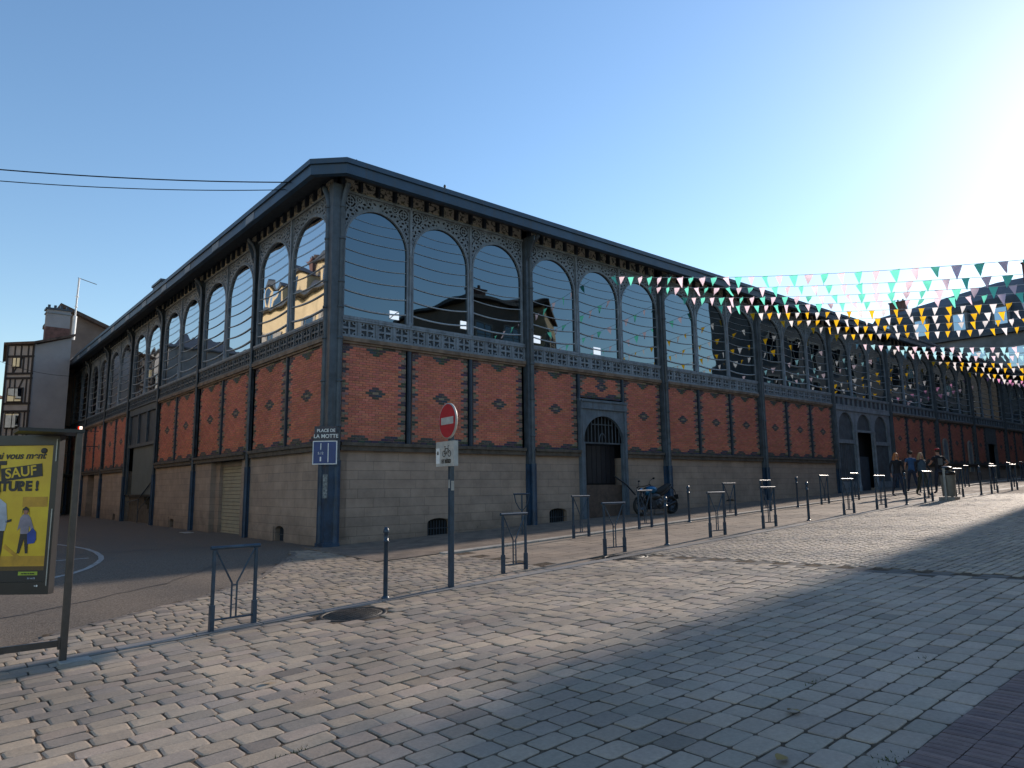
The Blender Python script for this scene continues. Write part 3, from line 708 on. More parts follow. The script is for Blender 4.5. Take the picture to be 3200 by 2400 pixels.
NB = 10
for k in range(NB):
    c0 = 7.05*k-.157 if k else 0.0
    c1 = 7.05*(k+1)-.157
    wbay = c1-c0; mid = (c0+c1)/2; sx = (wbay-.02)/7.05; f = (wbay-.3)/BW
    if k == 0: mid = 3.47; pitch = 2.19
    else: pitch = 2.305
    cs = [mid-pitch, mid, mid+pitch]
    for c in cs: place_window(c, 0, 0, pitch/2.305)
    for c in cs[:2]: place(mull0, c+pitch/2, 0)
    place(BR0 if k < 4 else BR1, mid, 0, 0, f); place(TR0, mid, 0, 0, f)
    cr_ = place(col0, c1, 0)
    if k > 2: cr_.scale = (.85, .7, 1)
    gz = G(mid, 0)
    if k == 4:      # blue panelled entrance bay
        e = MB(); e.plate(rect(-3.38, 3.38, .2, COR1-.003), [rect(-3.1, -1.25, 1.55, 3.55), [(a+(-2.15), b) for a, b in arch(.85, 3.75, 5.2)], rect(-.95, .95, .2, 4.2), [(a, b) for a, b in arch(.85, 4.32, 5.2)], rect(1.25, 3.1, 1.55, 3.55), [(a+2.15, b) for a, b in arch(.85, 3.75, 5.2)]], -.02, .06, 0)
        for x_ in (-1.1, 1.1): e.lathe([(.1, gz-.5), (.1, gz+.3), (.07, gz+.35), (.07, 4.1), (.1, 4.15), (.1, 4.25)], (x_, -.05, 0), 12, 0)
        e.box(-3.38, -1.0, -.06, -.021, 1.2, 1.45, 0); e.box(1.0, 3.38, -.06, -.021, 1.2, 1.45, 0)
        e.box(-3.38, 3.38, -.08, -.021, 5.3, COR1-.01, 0)
        e = e.build('entrance_screen', M['iron_light'], hall); e.location = (mid, 0, 0)
        q = MB().box(-3.3, -1.2, .065, .12, 1.5, 5.25, 0).box(1.2, 3.3, .065, .12, 1.5, 5.25, 0).box(-1.0, 1.0, .065, .12, 4.25, 5.25, 0)
        for i in range(9): q.box(-3.0+i*.2, -2.97+i*.2, .05, .066, 1.56, 3.54, 0)
        q = q.build('boarding', M['iron'], hall); q.location = (mid, 0, 0)
        q = MB().box(-.94, .94, .8, .85, .2, 4.2, 0).build('door', M['black'], hall); q.location = (mid, 0, 0)
        for a_, b_x in ((-3.38, -1.0), (1.0, 3.38)):
            q = MB().box(a_, b_x, -.001, .3, -.5, 1.2).build('stone_base', M['ashlar'], hall); q.location = (mid, 0, 0)
        q = MB().box(-.28, .9, -.03, .5, gz, 2.9, 0).box(-.25, .85, -.045, -.031, gz+.1, 2.8, 0); q = q.build('open_door_leaf', M['iron_dark'], hall); q.location = (mid+.02, 0.3, 0)
        continue
    place(CR0, mid, 0, 0, f)
    for j, c in enumerate(cs):
        if k == 1 and j == 1: place(bp1, c, 0)
        elif k == 7 and j == 1: continue
        else: place(bp0, c, 0, 0, pitch/2.305*.98)
    for c in cs[:2]: place(strip0, c+pitch/2, 0)
    if k == 1:
        dx = cs[1]; dw = 1.08
        ledge(c0+.2, dx-dw-.12).build('ledge', M['ledge'], hall); ledge(dx+dw+.12, c1-.2).build('ledge', M['ledge'], hall)
        stone_wall(c0, dx-dw-.08, [cellar(8.17, gz-.1, .8, .5)]); stone_wall(dx+dw+.08, c1, [])
        vent(8.17, gz-.1, .8, .5)
        fr = MB(); fr.plate(rect(-dw-.14, dw+.14, gz-.6, 4.5), [[(-dw+.1, gz-.55), (dw-.1, gz-.55), (dw-.1, 3.0)]+[((dw-.04)*math.cos(PI*i/16), 3.0+.93*math.sin(PI*i/16)) for i in range(0, 17)]+[(-dw+.1, 3.0)]], -.1, .02, 0)
        fr.box(-dw-.12, dw+.12, -.16, -.101, 4.15, 4.46, 0); fr.box(-dw-.12, dw+.12, -.2, -.161, 4.4, 4.46, 0)
        fr.box(-dw-.12, -dw+.0, -.13, -.101, gz-.5, 4.15, 0); fr.box(dw-.0, dw+.12, -.13, -.101, gz-.5, 4.15, 0)
        fr = fr.build('door_surround', M['door_iron'], hall); fr.location = (dx, 0, 0)
        gr = MB()
        for i in range(11):
            x_ = -.9+.18*i; top = 3.0+.93*math.sqrt(max(0, 1-(x_/1.02)**2))
            gr.box(x_-.014, x_+.014, .0, .03, 2.98, top, 0)
        gr.box(-1.0, 1.0, -.01, .04, 2.95, 3.0, 0); gr.box(-.55, .55, -.01, .04, 3.62, 3.65, 0)
        arcpts = [(.17*math.cos(PI*i/8), .0, 3.0+.32*math.sin(PI*i/8)) for i in range(9)]; gr.tube(arcpts, .02, 6, 0)
        gr = gr.build('fanlight_grille', M['iron'], fr)
        dd = MB().box(-1.0, 1.0, .35, .4, gz+1.15, 4.0, 1)
        for i in range(8): dd.box(-.98+i*.245, -.98+i*.245+.225, .31, .349, gz+1.2, 2.9, 0)
        dd.build('door', [M['door_dark'], M['black']], fr)
        MB().box(-1.05, 1.05, .05, .34, gz-.5, gz+1.15, 0).build('wooden_board', M['wood'], fr)
        MB().tube([(.55, -.02, gz+1.45), (.95, -.22, gz+1.15), (1.35, -.28, gz+.78)], .03, 8).build('handrail', M['blackplastic'], fr)
    elif k == 7:
        dx = cs[1]
        ledge(c0+.2, dx-1.1).build('ledge', M['ledge'], hall); ledge(dx+1.1, c1-.2).build('ledge', M['ledge'], hall)
        stone_wall(c0, dx-1.1, []); stone_wall(dx+1.1, c1, [])
        q = MB().box(-1.1, 1.1, -.05, .1, 4.2, COR0, 0).box(-1.1, -.9, -.08, .1, gz-.4, 4.2, 0).box(.9, 1.1, -.08, .1, gz-.4, 4.2, 0).build('door_surround', M['iron'], hall); q.location = (dx, 0, 0)
        q = MB().box(-.9, .9, .3, .34, gz-.3, 4.2, 0).build('door', M['black'], hall); q.location = (dx, 0, 0)
    else:
        ledge(c0+(.2 if k else .26), c1-.2).build('ledge', M['ledge'], hall)
        hs = []
        if k == 0: hs = [cellar(3.42, .12, .78, .5)]
        if k == 2: hs = [cellar(c0+4.3, gz-.15, .7, .4)]
        stone_wall(c0, c1, hs)
        if k == 0: vent(3.42, .12, .78, .5)
        if k == 2: vent(c0+4.3, gz-.15, .7, .4)
    if k == 6:      # small arched doors let into the brick
        for j in (0, 2):
            q = MB(); q.plate([(a, b) for a, b in arch(.42, gz+.7, 4.3)], [[(a, b) for a, b in arch(.34, gz+.75, 4.2)]], -.09, -.02, 0); q.plate([(a, b) for a, b in arch(.34, gz+.75, 4.2)], [], -.05, -.03, 1)
            q = q.build('shuttered_window', [M['kerb'], M['iron_light']], hall); q.location = (cs[j], 0, 0)
# a footing course, a few centimetres proud, with its joint
mb = MB()
for (a, b) in ((.28, 6.6), (7.2, 9.2), (11.6, 13.6), (14.2, 20.6), (21.3, 27.6)):
    n_ = max(1, round((b-a)/.9)); 
    for i in range(n_):
        x0, x1 = a+(b-a)*i/n_, a+(b-a)*(i+1)/n_; z1 = min(G((x0+x1)/2, 0)+.14, LED0); 
        if a < 3.42 < b and abs((x0+x1)/2-3.42) < .9 or abs((x0+x1)/2-8.17) < .9: continue
        MB().box(x0+.002, x1-.002, -.035, -.001, -.9, z1).build('footing_stone', M['ashlar'], hall)
FOOT = []
# left front (s runs towards -Y after the -90 degree turn)
RZ = -PI/2
for k in range(8):
    v0, v1 = 5.7297*k, 5.7297*(k+1); mid = (v0+v1)/2 + (.05 if k == 0 else 0); pitch = 2.7; f = 1.0
    cs = [mid-pitch/2, mid+pitch/2]
    for c in cs: place_window(0, c, RZ, pitch/2.305, left=True)
    place(mull0, 0, mid, RZ)
    place(BL0, 0, mid, RZ, f); place(TL0, 0, mid, RZ, f)
    cl_ = place(col0, 0, v1, RZ); cl_.scale = (.9, .62, 1)
    if k == 3:   # tall panelled entrance with landing and steps
        q = MB(); q.plate(rect(-2.72, 2.72, 1.3, COR1-.003), [rect(-2.5, -.9, 3.75, 5.2), rect(-.75, .75, 3.75, 5.2), rect(.9, 2.5, 3.75, 5.2), rect(-2.5, 2.5, 1.31, 3.6)], -.02, .06, 0)
        q = q.build('entrance_screen', M['iron'], hall); q.location = (0, mid, 0); q.rotation_euler = (0, 0, RZ)
        q = MB().box(-2.5, 2.5, .07, .1, 3.6, 5.25, 0).build('boarding', M['iron_dark'], hall); q.location = (0, mid, 0); q.rotation_euler = (0, 0, RZ)
        q = MB().box(-1.9, 2.5, .1, .14, 1.32, 3.6, 0).build('sliding_door', M['greydoor'], hall); q.location = (0, mid, 0); q.rotation_euler = (0, 0, RZ)
        q = MB().box(-2.6, 2.6, 1.8, 1.9, -.5, 3.6, 0).box(-2.6, 2.6, .15, 1.9, 1.22, 1.3, 0)
        for i in range(7): q.box(-2.6+i*.0, 2.3-i*.34, .2, 1.7, -.1+i*.19, .09+i*.19, 0)
        q = q.build('stone_steps', M['ledge'], hall); q.location = (0, mid, 0); q.rotation_euler = (0, 0, RZ)
        q = MB()
        q.tube([(2.5, .05, 2.05), (-.1, .05, 1.1), (-2.3, .05, .95)], .025, 8); q.tube([(2.5, .05, 1.5), (-.1, .05, .55)], .018, 8)
        q.tube([(-.1, .05, -.1), (-.1, .05, 1.1)], .022, 8); q.tube([(2.3, .05, .3), (2.3, .05, 2.0)], .022, 8)
        q = q.build('handrail', M['iron_dark'], hall); q.location = (0, mid, 0); q.rotation_euler = (0, 0, RZ)
        continue
    place(CL0, 0, mid, RZ, f)
    for c in cs: place(bp0, 0, c, RZ, pitch/2.305*.99)
    place(strip0, 0, mid, RZ)
    lo, hi = -v1, -v0
    L = ledge(lo+.2, hi-(.2 if k else .26)).build('ledge', M['ledge'], hall); L.rotation_euler = (0, 0, RZ)
    if k == 1:   # garage door opening
        a, b = 6.35, 9.52
        stone_wall(lo, -b, [], RZ); stone_wall(-a, hi, [], RZ)
        q = MB(); 
        for i in range(20):
            z0 = -.05+i*.125; q.box(-9.1, -6.75, .3, .33, z0+.006, z0+.119, 0); q.box(-9.1, -6.75, .325, .345, z0-.006, z0+.006, 1)
        q = q.build('roller_door', [M['shutter'], M['iron_dark']], hall, bevel=.008); q.rotation_euler = (0, 0, RZ)
        q = MB().box(-9.52, -9.1, .18, .5, -.5, LED0-.002, 0).box(-6.75, -6.35, .12, .5, -.5, LED0-.002, 0).box(-9.1, -6.75, .25, .5, 2.3, LED0-.002, 0)
        q = q.build('door_reveal', M['ashlar'], hall); q.rotation_euler = (0, 0, RZ)
    elif k == 5:
        stone_wall(lo, -(v0+4.2), [], RZ); stone_wall(-(v0+2.2), hi, [], RZ)
        q = MB().box(-(v0+4.2), -(v0+2.2), .4, .44, -.5, LED0, 0).build('door', M['iron_dark'], hall); q.rotation_euler = (0, 0, RZ)
    else:
        hs = []
        if k == 0: hs = [cellar(-3.12, .0, .62, .44)]
        if k == 2: hs = [cellar(-14.2, -.05, .6, .4)]
        if k == 4: hs = [cellar(-(v0+2), -.05, .5, .4)]
        stone_wall(lo, hi, hs, RZ)
        if k == 0: vent(-3.12, .0, .62, .44, RZ)
        if k == 2: vent(-14.2, -.05, .6, .4, RZ)
mb = MB()
for (a, b) in ((.3, 2.7), (3.5, 5.5), (11.7, 13.8), (14.6, 16.9)):
    MB().box(-.035, -.001, a, b, -.9, .42).build('footing_stone', M['ashlar'], hall)

# corner pier: flat faces with pipes
o = MB(); o.box(-.16, .12, -.16, .12, 2.2, EB-.02, 0); o.box(-.19, .14, -.19, .14, -.9, 2.2, 1)
for (px, py) in ((.13, -.15), (-.15, .13)):
    o.tube([(px, py, -.9), (px, py, 2.2)], .1, 14, 1); o.tube([(px, py, 2.2), (px, py, 9.2), (px*1.2, py*1.4, 9.45), (px*1.3, py*2.6, 9.72)], .075, 14, 0)
    for z in (2.2, 3.1, 4.3, 5.45, 6.3, 7.0, 8.2, 9.1): o.lathe([(.077, z-.03), (.094, z-.025), (.094, z+.025), (.077, z+.03)], (px, py, 0), 14, 0)
o.box(-.26, .2, -.26, .2, -.9, .12, 1)
o.build('corner_pier', [M['iron'], M['iron_blue']], hall)

# roof: fascia ring with cut corner, soffit, low hipped slopes
RX, RY, OH = 7.05*NB, 5.7297*8+.3, .8
def ringpts(d, cut):
    return [(-d+cut, -d), (RX+d, -d), (RX+d, RY+d), (-d, RY+d), (-d, -d+cut)]
o = MB()
def loft(rings, mi=0):
    for (A, za), (B, zb) in zip(rings, rings[1:]):
        n = len(A)
        for i in range(n):
            j = (i+1) % n
            o.add([(A[i][0], A[i][1], za), (A[j][0], A[j][1], za), (B[j][0], B[j][1], zb), (B[i][0], B[i][1], zb)], [(0, 1, 2, 3)], mi)
loft([(ringpts(-.12, .0), 10.05), (ringpts(OH-.12, .62), 9.86)], 1)
loft([(ringpts(OH-.12, .62), 9.86), (ringpts(OH-.12, .62), EB), (ringpts(OH, .7), EB+.03), (ringpts(OH, .7), EB+.3), (ringpts(OH+.05, .72), EB+.31), (ringpts(OH+.05, .72), ET), (ringpts(OH-.06, .7), ET+.02)], 0)
loft([(ringpts(OH-.06, .7), ET+.02), (ringpts(-3, .0), ET+.35), (ringpts(-14, .0), ET+1.2)], 2)
o.add([(14, 14, ET+1.2), (RX-14, 14, ET+1.2), (RX-14, RY-14, ET+1.2), (14, RY-14, ET+1.2)], [(0, 1, 2, 3)], 2)
roof = o.build('roof', [M['fascia'], M['soffit'], M['zinc']], hall)
# gutter joints and finials, vent box
for y in np.arange(4, 46, 3.3): MB().box(-OH-.012, -OH-.002, y, y+.7, EB+.05, EB+.29).build('gutter_patch', M['zinc'], roof)
for x_, y_ in ((.3, -.55), (3.1, -.72)):
    MB().lathe([(.03, 0), (.03, .06), (.045, .08), (.03, .12), (.001, .15)], (x_, y_, ET+.03), 10).build('finial', M['iron_dark'], roof)
MB().box(-.3, .5, 16.9, 18.4, ET, ET+.75).box(-.35, .55, 16.85, 18.45, ET+.751, ET+.85).build('roof_vent', M['iron_dark'], roof)
# inner wall so nothing shows through the openings
MB().box(.52, RX, .52, .6, -.9, 9.6).box(.52, .6, .6, RY, -.9, 9.6).build('inner_wall', M['black'], hall)
MB().box(RX-.1, RX, -.0, RY, -1, 9.9).box(0, RX-.1, RY-.1, RY, -1, 9.9).build('end_wall', M['darkwall'], hall)

# backlit openings in the glass: panels whose emission stands in for sky light
def backlit_opening(x, z, w, h, label, stroke=False):
    t = thing('backlit_opening', label, 'backlit_opening', (x, .028, z), group='white backlit openings low in the mirror windows')
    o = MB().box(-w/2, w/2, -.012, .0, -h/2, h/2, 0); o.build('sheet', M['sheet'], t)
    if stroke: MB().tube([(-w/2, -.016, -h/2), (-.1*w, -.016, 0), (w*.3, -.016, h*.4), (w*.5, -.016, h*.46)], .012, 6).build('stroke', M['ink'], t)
m_, t_, p_ = nt('opening_glow'); p_.inputs['Base Color'].default_value = (.9, .93, .97, 1); p_.inputs['Emission Color'].default_value = (.85, .92, 1, 1); p_.inputs['Emission Strength'].default_value = .55; M['sheet'] = m_  # emission in place of daylight coming through the opening
backlit_opening(1.88, 6.36, .3, .24, 'small backlit white opening with dark stroke in the window next to the corner', True)
backlit_opening(4.32, 6.42, .22, .24, 'backlit white opening at the lower right of the second window from the corner')
backlit_opening(7.35, 6.36, .34, .26, 'backlit white opening in the first window right of the first column')
backlit_opening(10.3, 6.3, .36, .26, 'backlit white opening above the arched side door of the market')
#PART2
# ------------------------------------------------------------------ cables over the left street
def cable(name, label, a, b, sag, r=.018, group=None):
    a, b = Vector(a), Vector(b); pts = [a.lerp(b, i/24)-Vector((0, 0, sag*4*(i/24)*(1-i/24))) for i in range(25)]
    return tag(MB().tube(pts, r, 6).build(name, M['black']), label, 'cable', group)
cable('overhead_cable', 'upper of the two black cables running from the roof edge to the left', (-.8, 1.2, 10.02), (-12.4, 7.0, 9.92), .28, .016, 'cables at the left roof edge')
cable('overhead_cable', 'lower of the two black cables running from the roof edge to the left', (-.8, 1.55, 9.92), (-12.4, 6.9, 9.62), .34, .012, 'cables at the left roof edge')

# ------------------------------------------------------------------ other buildings
def building(name, label, cat, loc, rz, L, D, H, wall, roofm, floors, cols, rise=2.5, ww=1.0, wh=1.7, z0=0, dormers=0, chim=(), shutters=False, first=1.2, side=0, group=None, over=.4, winpane='pane_dim'):
    """front along local +x facing local -y; parts: wall, roof, windows with panes, chimneys"""
    t = thing(name, label, cat, loc, rz, group)
    MB().box(0, L, 0, D, -1.5, H).build('wall', wall, t)
    o = MB(); i_ = min(D, L)/2*.95
    vs = [(-over, -over, H), (L+over, -over, H), (L+over, D+over, H), (-over, D+over, H), (-over, -over, H+.18), (L+over, -over, H+.18), (L+over, D+over, H+.18), (-over, D+over, H+.18), (i_, D/2, H+rise), (L-i_, D/2, H+rise)]
    o.add(vs, [(3, 2, 1, 0), (0, 1, 5, 4), (1, 2, 6, 5), (2, 3, 7, 6), (3, 0, 4, 7), (4, 5, 9, 8), (6, 7, 8, 9), (5, 6, 9), (7, 4, 8)])
    rf = o.build('roof', roofm, t)
    fr = MB(); fr.plate(rect(-ww/2-.09, ww/2+.09, -.09, wh+.09), [rect(-ww/2, ww/2, 0, wh)], -.05, .0, 0); fr.box(-ww/2-.15, ww/2+.15, -.14, -.051, -.15, -.091, 0)
    fr.box(-.025, .025, -.03, -.013, 0, wh, 0); fr.box(-ww/2, ww/2, -.03, -.013, wh*.6, wh*.6+.05, 0)
    if shutters:
        for s_ in (-1, 1): fr.box(min(s_*(ww/2+.1), s_*(ww+.05)), max(s_*(ww/2+.1), s_*(ww+.05)), -.075, -.051, 0, wh, 0)
    W = None
    def addwin(x, y, z, r):
        nonlocal W
        if W is None:
            W = fr.build('window', M['kerb'], t); MB().add([(-ww/2, -.01, 0), (ww/2, -.01, 0), (ww/2, -.01, wh), (-ww/2, -.01, wh)], [(0, 1, 2, 3)]).build('pane', M[winpane], W)
            w = W
        else: w = copy_tree(W, t)
        w.location = (x, y, z); w.rotation_euler = (0, 0, r)
    fh = (H-first-.5)/floors
    for f_ in range(floors):
        for c in range(cols): addwin(L*(c+.5)/cols, 0, first+f_*fh+.3, 0)
        for c in range(side): addwin(0, D*(c+.5)/side, first+f_*fh+.3, -PI/2)
    for c in range(dormers):
        x = L*(c+.5)/dormers; dz = H+.2
        q = MB().box(x-.8, x+.8, -.05, 2.0, dz, dz+1.7, 0); q.add([(x-1, -.25, dz+1.7), (x+1, -.25, dz+1.7), (x, -.25, dz+2.3), (x-1, 2.4, dz+1.7), (x+1, 2.4, dz+1.7), (x, 2.4, dz+2.3)], [(0, 1, 2), (5, 4, 3), (0, 2, 5, 3), (1, 4, 5, 2), (0, 3, 4, 1)], 1)
        q.box(x-.45, x+.45, -.08, -.051, dz+.25, dz+1.5, 2); q.build('dormer', [wall, roofm, M[winpane]], t)
    for (cx_, cy_, w_, h_) in chim:
        q = MB().box(cx_-w_/2, cx_+w_/2, cy_-.35, cy_+.35, H-.2, H+h_, 0).box(cx_-w_/2-.08, cx_+w_/2+.08, cy_-.43, cy_+.43, H+h_, H+h_+.12, 0)
        n_ = max(1, int(w_/.45))
        for i in range(n_): q.lathe([(.12, H+h_+.12), (.1, H+h_+.5), (.001, H+h_+.5)], (cx_-w_/2+w_*(i+.5)/n_, cy_, 0), 8, 1)
        q.build('chimney', [M['chimbrick'], M['tileroof']], rf)
    return t
# seen beyond the right end of the market
bgt = building('apartment_building', 'large grey building with dark slate mansard roof and chimneys behind the bunting', 'building', (85, 22.5, 0), -PI/2, 30, 14, 18, M['darkwall'], M['slate'], 4, 8, rise=.6, ww=1.5, wh=2.2, first=3, over=.5, winpane='pane')
for ch in list(bgt.children):
    if ch.name.startswith('roof'): bpy.data.objects.remove(ch)
o = MB()
A = [(-.5, -.5), (30.5, -.5), (30.5, 14.5), (-.5, 14.5)]; B = [(1.6, 1.4), (28.4, 1.4), (28.4, 12.6), (1.6, 12.6)]; C_ = [(14, 7), (24, 7), (24, 7.2), (14, 7.2)]
def lf(Q, z0, P, z1): 
    for i in range(4):
        j = (i+1) % 4; o.add([(*Q[i], z0), (*Q[j], z0), (*P[j], z1), (*P[i], z1)], [(0, 1, 2, 3)])
lf(A, 18, A, 18.35); lf(A, 18.35, B, 22.6); lf(B, 22.6, C_, 25.7); o.add([(*p, 25.7) for p in C_], [(0, 1, 2, 3)])
rf = o.build('mansard_roof', M['slate'], bgt)
for x in (3.2, 7.4, 11.6, 15.8, 20, 24.2, 27.2):
    q = MB().box(x-.85, x+.85, -.1, 2.0, 18.8, 21.3, 0).box(x-.95, x+.95, -.25, 2.2, 21.3, 21.55, 1); dd_ = q.build('dormer', [M['darkwall'], M['slate']], rf)
    MB().box(x-.6, x+.6, -.14, -.101, 19.0, 21.05, 0).build('dormer_window', M['pane'], dd_)
for x, w, top in ((3.0, 1.9, 25.6), (17.6, .9, 27.4)):
    q = MB().box(x-w/2, x+w/2, 5, 6, 21.5, top-.5, 0).box(x-w/2-.1, x+w/2+.1, 4.9, 6.1, top-.5, top-.35, 0)
    for i in range(3): q.lathe([(.13, top-.35), (.1, top), (.001, top)], (x-w/3+i*w/3, 5.5, 0), 8, 1)
    q.build('chimney', [M['chimbrick'], M['tileroof']], rf)
building('apartment_building', 'low dark roofed building just left of the slate mansard building', 'building', (83, 34.5, 0), -PI/2, 9, 10, 19.5, M['darkwall'], M['slate'], 4, 3, rise=2.2, chim=((5, 5, 1.2, 2.6),), first=3)

# half-timbered house at the end of the left street
hs = thing('timber_house', 'half-timbered house with plain grey side wall beyond the market end', 'house', (-2.93, 36, 0))
MB().add([(0, 0, -1), (1.95, 0, -1), (1.95, 0, 11.45), (0, 0, 10.75), (0, 9, -1), (1.95, 9, -1), (1.95, 9, 11.45), (0, 9, 10.75)], [(0, 1, 2, 3), (1, 5, 6, 2), (5, 4, 7, 6), (3, 2, 6, 7)]).build('side_wall', M['render_grey'], hs)
# its timber front stands turned towards the square: local x along the front
TW = 1.72; TA = math.atan2(-.647, .763)
o = MB(); o.box(0, TW, 0, .15, -1, 10.85, 0)
for z in (-.2, 3.0, 3.5, 6.45, 6.95, 8.55, 8.85, 9.95, 10.7): o.box(-.02, TW+.02, -.05, -.002, z, z+.13, 1)
for x in (-.02, TW-.1): o.box(x, x+.12, -.075, -.052, -1, 10.8, 1)
for (za, zb, xs_) in ((10.08, 10.7, (.45, .85, 1.3)), (8.98, 9.95, (.42, 1.05, 1.35)), (7.08, 8.55, (.3, .62, 1.35)), (3.63, 6.45, (.35, .7, 1.05, 1.4)), (0, 3.0, (.5, 1.1))):
    for x in xs_: o.box(x, x+.08, -.04, -.002, za, zb, 1)
for (x0, z0_, x1, z1_) in ((.45, 8.98, .95, 9.95), (.75, 7.6, 1.1, 8.55), (.4, 3.6, 1.0, 5.2)):
    o.add([(x0, -.045, z0_), (x0+.09, -.045, z0_), (x1+.09, -.045, z1_), (x1, -.045, z1_), (x0, -.002, z0_), (x0+.09, -.002, z0_), (x1+.09, -.002, z1_), (x1, -.002, z1_)], [(0, 1, 2, 3), (1, 5, 6, 2), (4, 0, 3, 7)], 1)
tw = o.build('timber_wall', [M['timberfill'], M['timber']], hs); tw.location = (-TW*.763, TW*.647, 0); tw.rotation_euler = (0, 0, TA)
MB().add([(-TW*.763, TW*.647, -1), (-TW*.763, TW*.647, 10.8), (-TW*.763+.6, 9, 10.8), (-TW*.763+.6, 9, -1)], [(0, 1, 2, 3)]).build('back_side_wall', M['render_grey'], hs)
for (x, z, w, h) in ((.48, 9.35, .42, .55), (.33, 7.15, .85, .8), (.33, 5.5, .8, .85), (.33, 1.6, .9, 1.1)):
    q = MB().box(x-.07, x+w+.07, -.09, -.051, z-.07, z+h+.07, 0).build('window', M['timber'], tw)
    MB().box(x, x+w/2-.03, -.11, -.091, z, z+h, 0).box(x+w/2+.03, x+w, -.11, -.091, z, z+h, 0).build('pane', M['pane'], q)
o = MB(); Lx, Ly = -TW*.763-.22, TW*.647+.1
o.add([(Lx, Ly, 10.78), (-.1, -.35, 10.78), (2.1, -.25, 11.55), (2.1, 9.5, 11.9), (Lx+.6, 9.5, 10.9), (Lx, Ly, 10.93), (-.1, -.35, 10.93), (2.1, -.25, 11.7), (2.1, 9.5, 12.05), (Lx+.6, 9.5, 11.05)], [(4, 3, 2, 1, 0), (5, 6, 7, 8, 9), (0, 1, 6, 5), (1, 2, 7, 6), (2, 3, 8, 7), (3, 4, 9, 8), (4, 0, 5, 9)])
rf = o.build('roof', M['tileroof'], hs)
q = MB().box(.5, 1.85, .3, 1.1, 10.9, 12.1, 0).box(.52, 1.83, .32, 1.08, 12.1, 13.0, 1).box(.46, 1.89, .26, 1.14, 13.0, 13.08, 2).box(.52, 1.83, .32, 1.08, 13.08, 13.25, 1).box(.44, 1.91, .24, 1.16, 13.25, 13.36, 3)
for i in range(4): q.box(.58+i*.34, .72+i*.34, .6, .8, 13.36, 13.62, 3)
q.build('chimney', [M['chimbrick'], M['render_grey'], M['zinc'], M['iron_dark']], rf)
cable('facade_cable', 'thin cable sagging across the grey wall of the timber house', (-4.8, 34, 9.2), (0.0, 35, 8.9), .3, .012)
cable('facade_cable', 'lower thin cable crossing the grey wall of the timber house', (-5.8, 34, 3.4), (0.0, 35, 4.1), .1, .012)
# dark roofed house behind it
h2 = thing('dark_roofed_house', 'dark house with brown sloping roof just behind the market end', 'house', (-1.0, 40, 0))
MB().add([(0, 0, 6), (4, 0, 6), (4, 0, 12.6), (0, 0, 14.2), (0, 8, 6), (4, 8, 6), (4, 8, 12.6), (0, 8, 14.2)], [(0, 1, 2, 3), (1, 5, 6, 2), (5, 4, 7, 6), (4, 0, 3, 7)]).build('wall', M['brownwall'], h2)
MB().add([(-.3, -.5, 14.25), (4.6, -.5, 12.3), (4.6, 8.5, 12.3), (-.3, 8.5, 14.25), (-.3, -.5, 14.5), (4.6, -.5, 12.55), (4.6, 8.5, 12.55), (-.3, 8.5, 14.5)], [(3, 2, 1, 0), (4, 5, 6, 7), (0, 1, 5, 4), (1, 2, 6, 5), (2, 3, 7, 6), (3, 0, 4, 7)]).build('roof', M['tileroof'], h2)
# aerial
t = thing('television_aerial', 'white aerial mast rising beside the chimney of the timber house', 'aerial', (-.88, 36.3, 11.4))
MB().tube([(0, 0, 0), (.03, 0, 1.6)], .12, 8).tube([(.03, 0, 1.6), (.06, 0, 2.9), (.1, 0, 4.2)], .055, 8).lathe([(.1, 0), (.1, .05)], (.06, 0, 2.9), 8).lathe([(.1, 0), (.1, .05)], (.05, 0, 2.2), 8).build('mast', M['white'], t)
MB().tube([(.02, 0, 4.22), (1.15, .1, 3.98)], .025, 6).build('boom', M['galv'], t)
# lit vertical sign past the market
t = thing('vertical_shop_sign', 'bright red edged vertical sign hanging at the market end on the left', 'sign', (-1.02, 30.5, 3.9))
MB().box(.02, .16, -.08, 0, 0, 1.35).box(.02, .22, -.08, 0, -.06, .02).build('lit_face', M['sign_lit'], t); MB().box(-.05, .018, -.08, 0, 0, 1.35).build('red_edge', M['sign_lit_red'], t)
MB().tube([(.15, -.04, 1.1), (1.02, -.04, 1.1)], .025, 6).tube([(.15, -.04, .2), (1.02, -.04, .2)], .025, 6).build('bracket', M['iron_dark'], t)
# pale sunlit house, far left
building('townhouse', 'sunlit cream house with brown roof at the far left edge', 'house', (-7.6, 54.5, 0), R(40), 6, 7, 9.6, M['cream'], M['tileroof'], 3, 2, rise=1.4, winpane='pane_dim')

# ---- the other sides of the streets: outside the frame, mirrored in the market's windows, and casting the long shadow
building('corner_apartment_building', 'tall cream building with mansard roof seen mirrored in the windows left of the corner pier', 'building', (-12.5, 39.5, 0), -PI/2+PI, 13.5, 9, 14.2, M['cream'], M['slate'], 4, 4, rise=4.5, dormers=3, ww=1.1, wh=1.9, shutters=True, chim=((3, 3, 1.5, 4.6), (10, 3, 1.5, 4.6)), first=1.5) if False else None
t = building('corner_apartment_building', 'tall cream building with dormers seen mirrored in the windows left of the corner pier', 'building', (-12.5, 25.2, 0), PI/2, 13.4, 9, 15.4, M['cream'], M['slate'], 4, 4, rise=4.6, dormers=3, ww=1.1, wh=1.9, shutters=True, chim=((2.5, 3, 1.5, 4.4), (10.5, 3, 1.5, 4.4)), first=1.5)
building('street_house', 'cream house outside the left edge that holds the two roof cables', 'house', (-12.5, 3, 0), PI/2, 21, 9, 11.0, M['cream'], M['tileroof'], 3, 6, rise=2)
building('street_house', 'low stone house mirrored at the foot of the second pair of left windows', 'house', (-12.5, 39.5, 0), PI/2, 10, 9, 9.6, M['ochrewall'], M['tileroof'], 3, 4, rise=1.8)
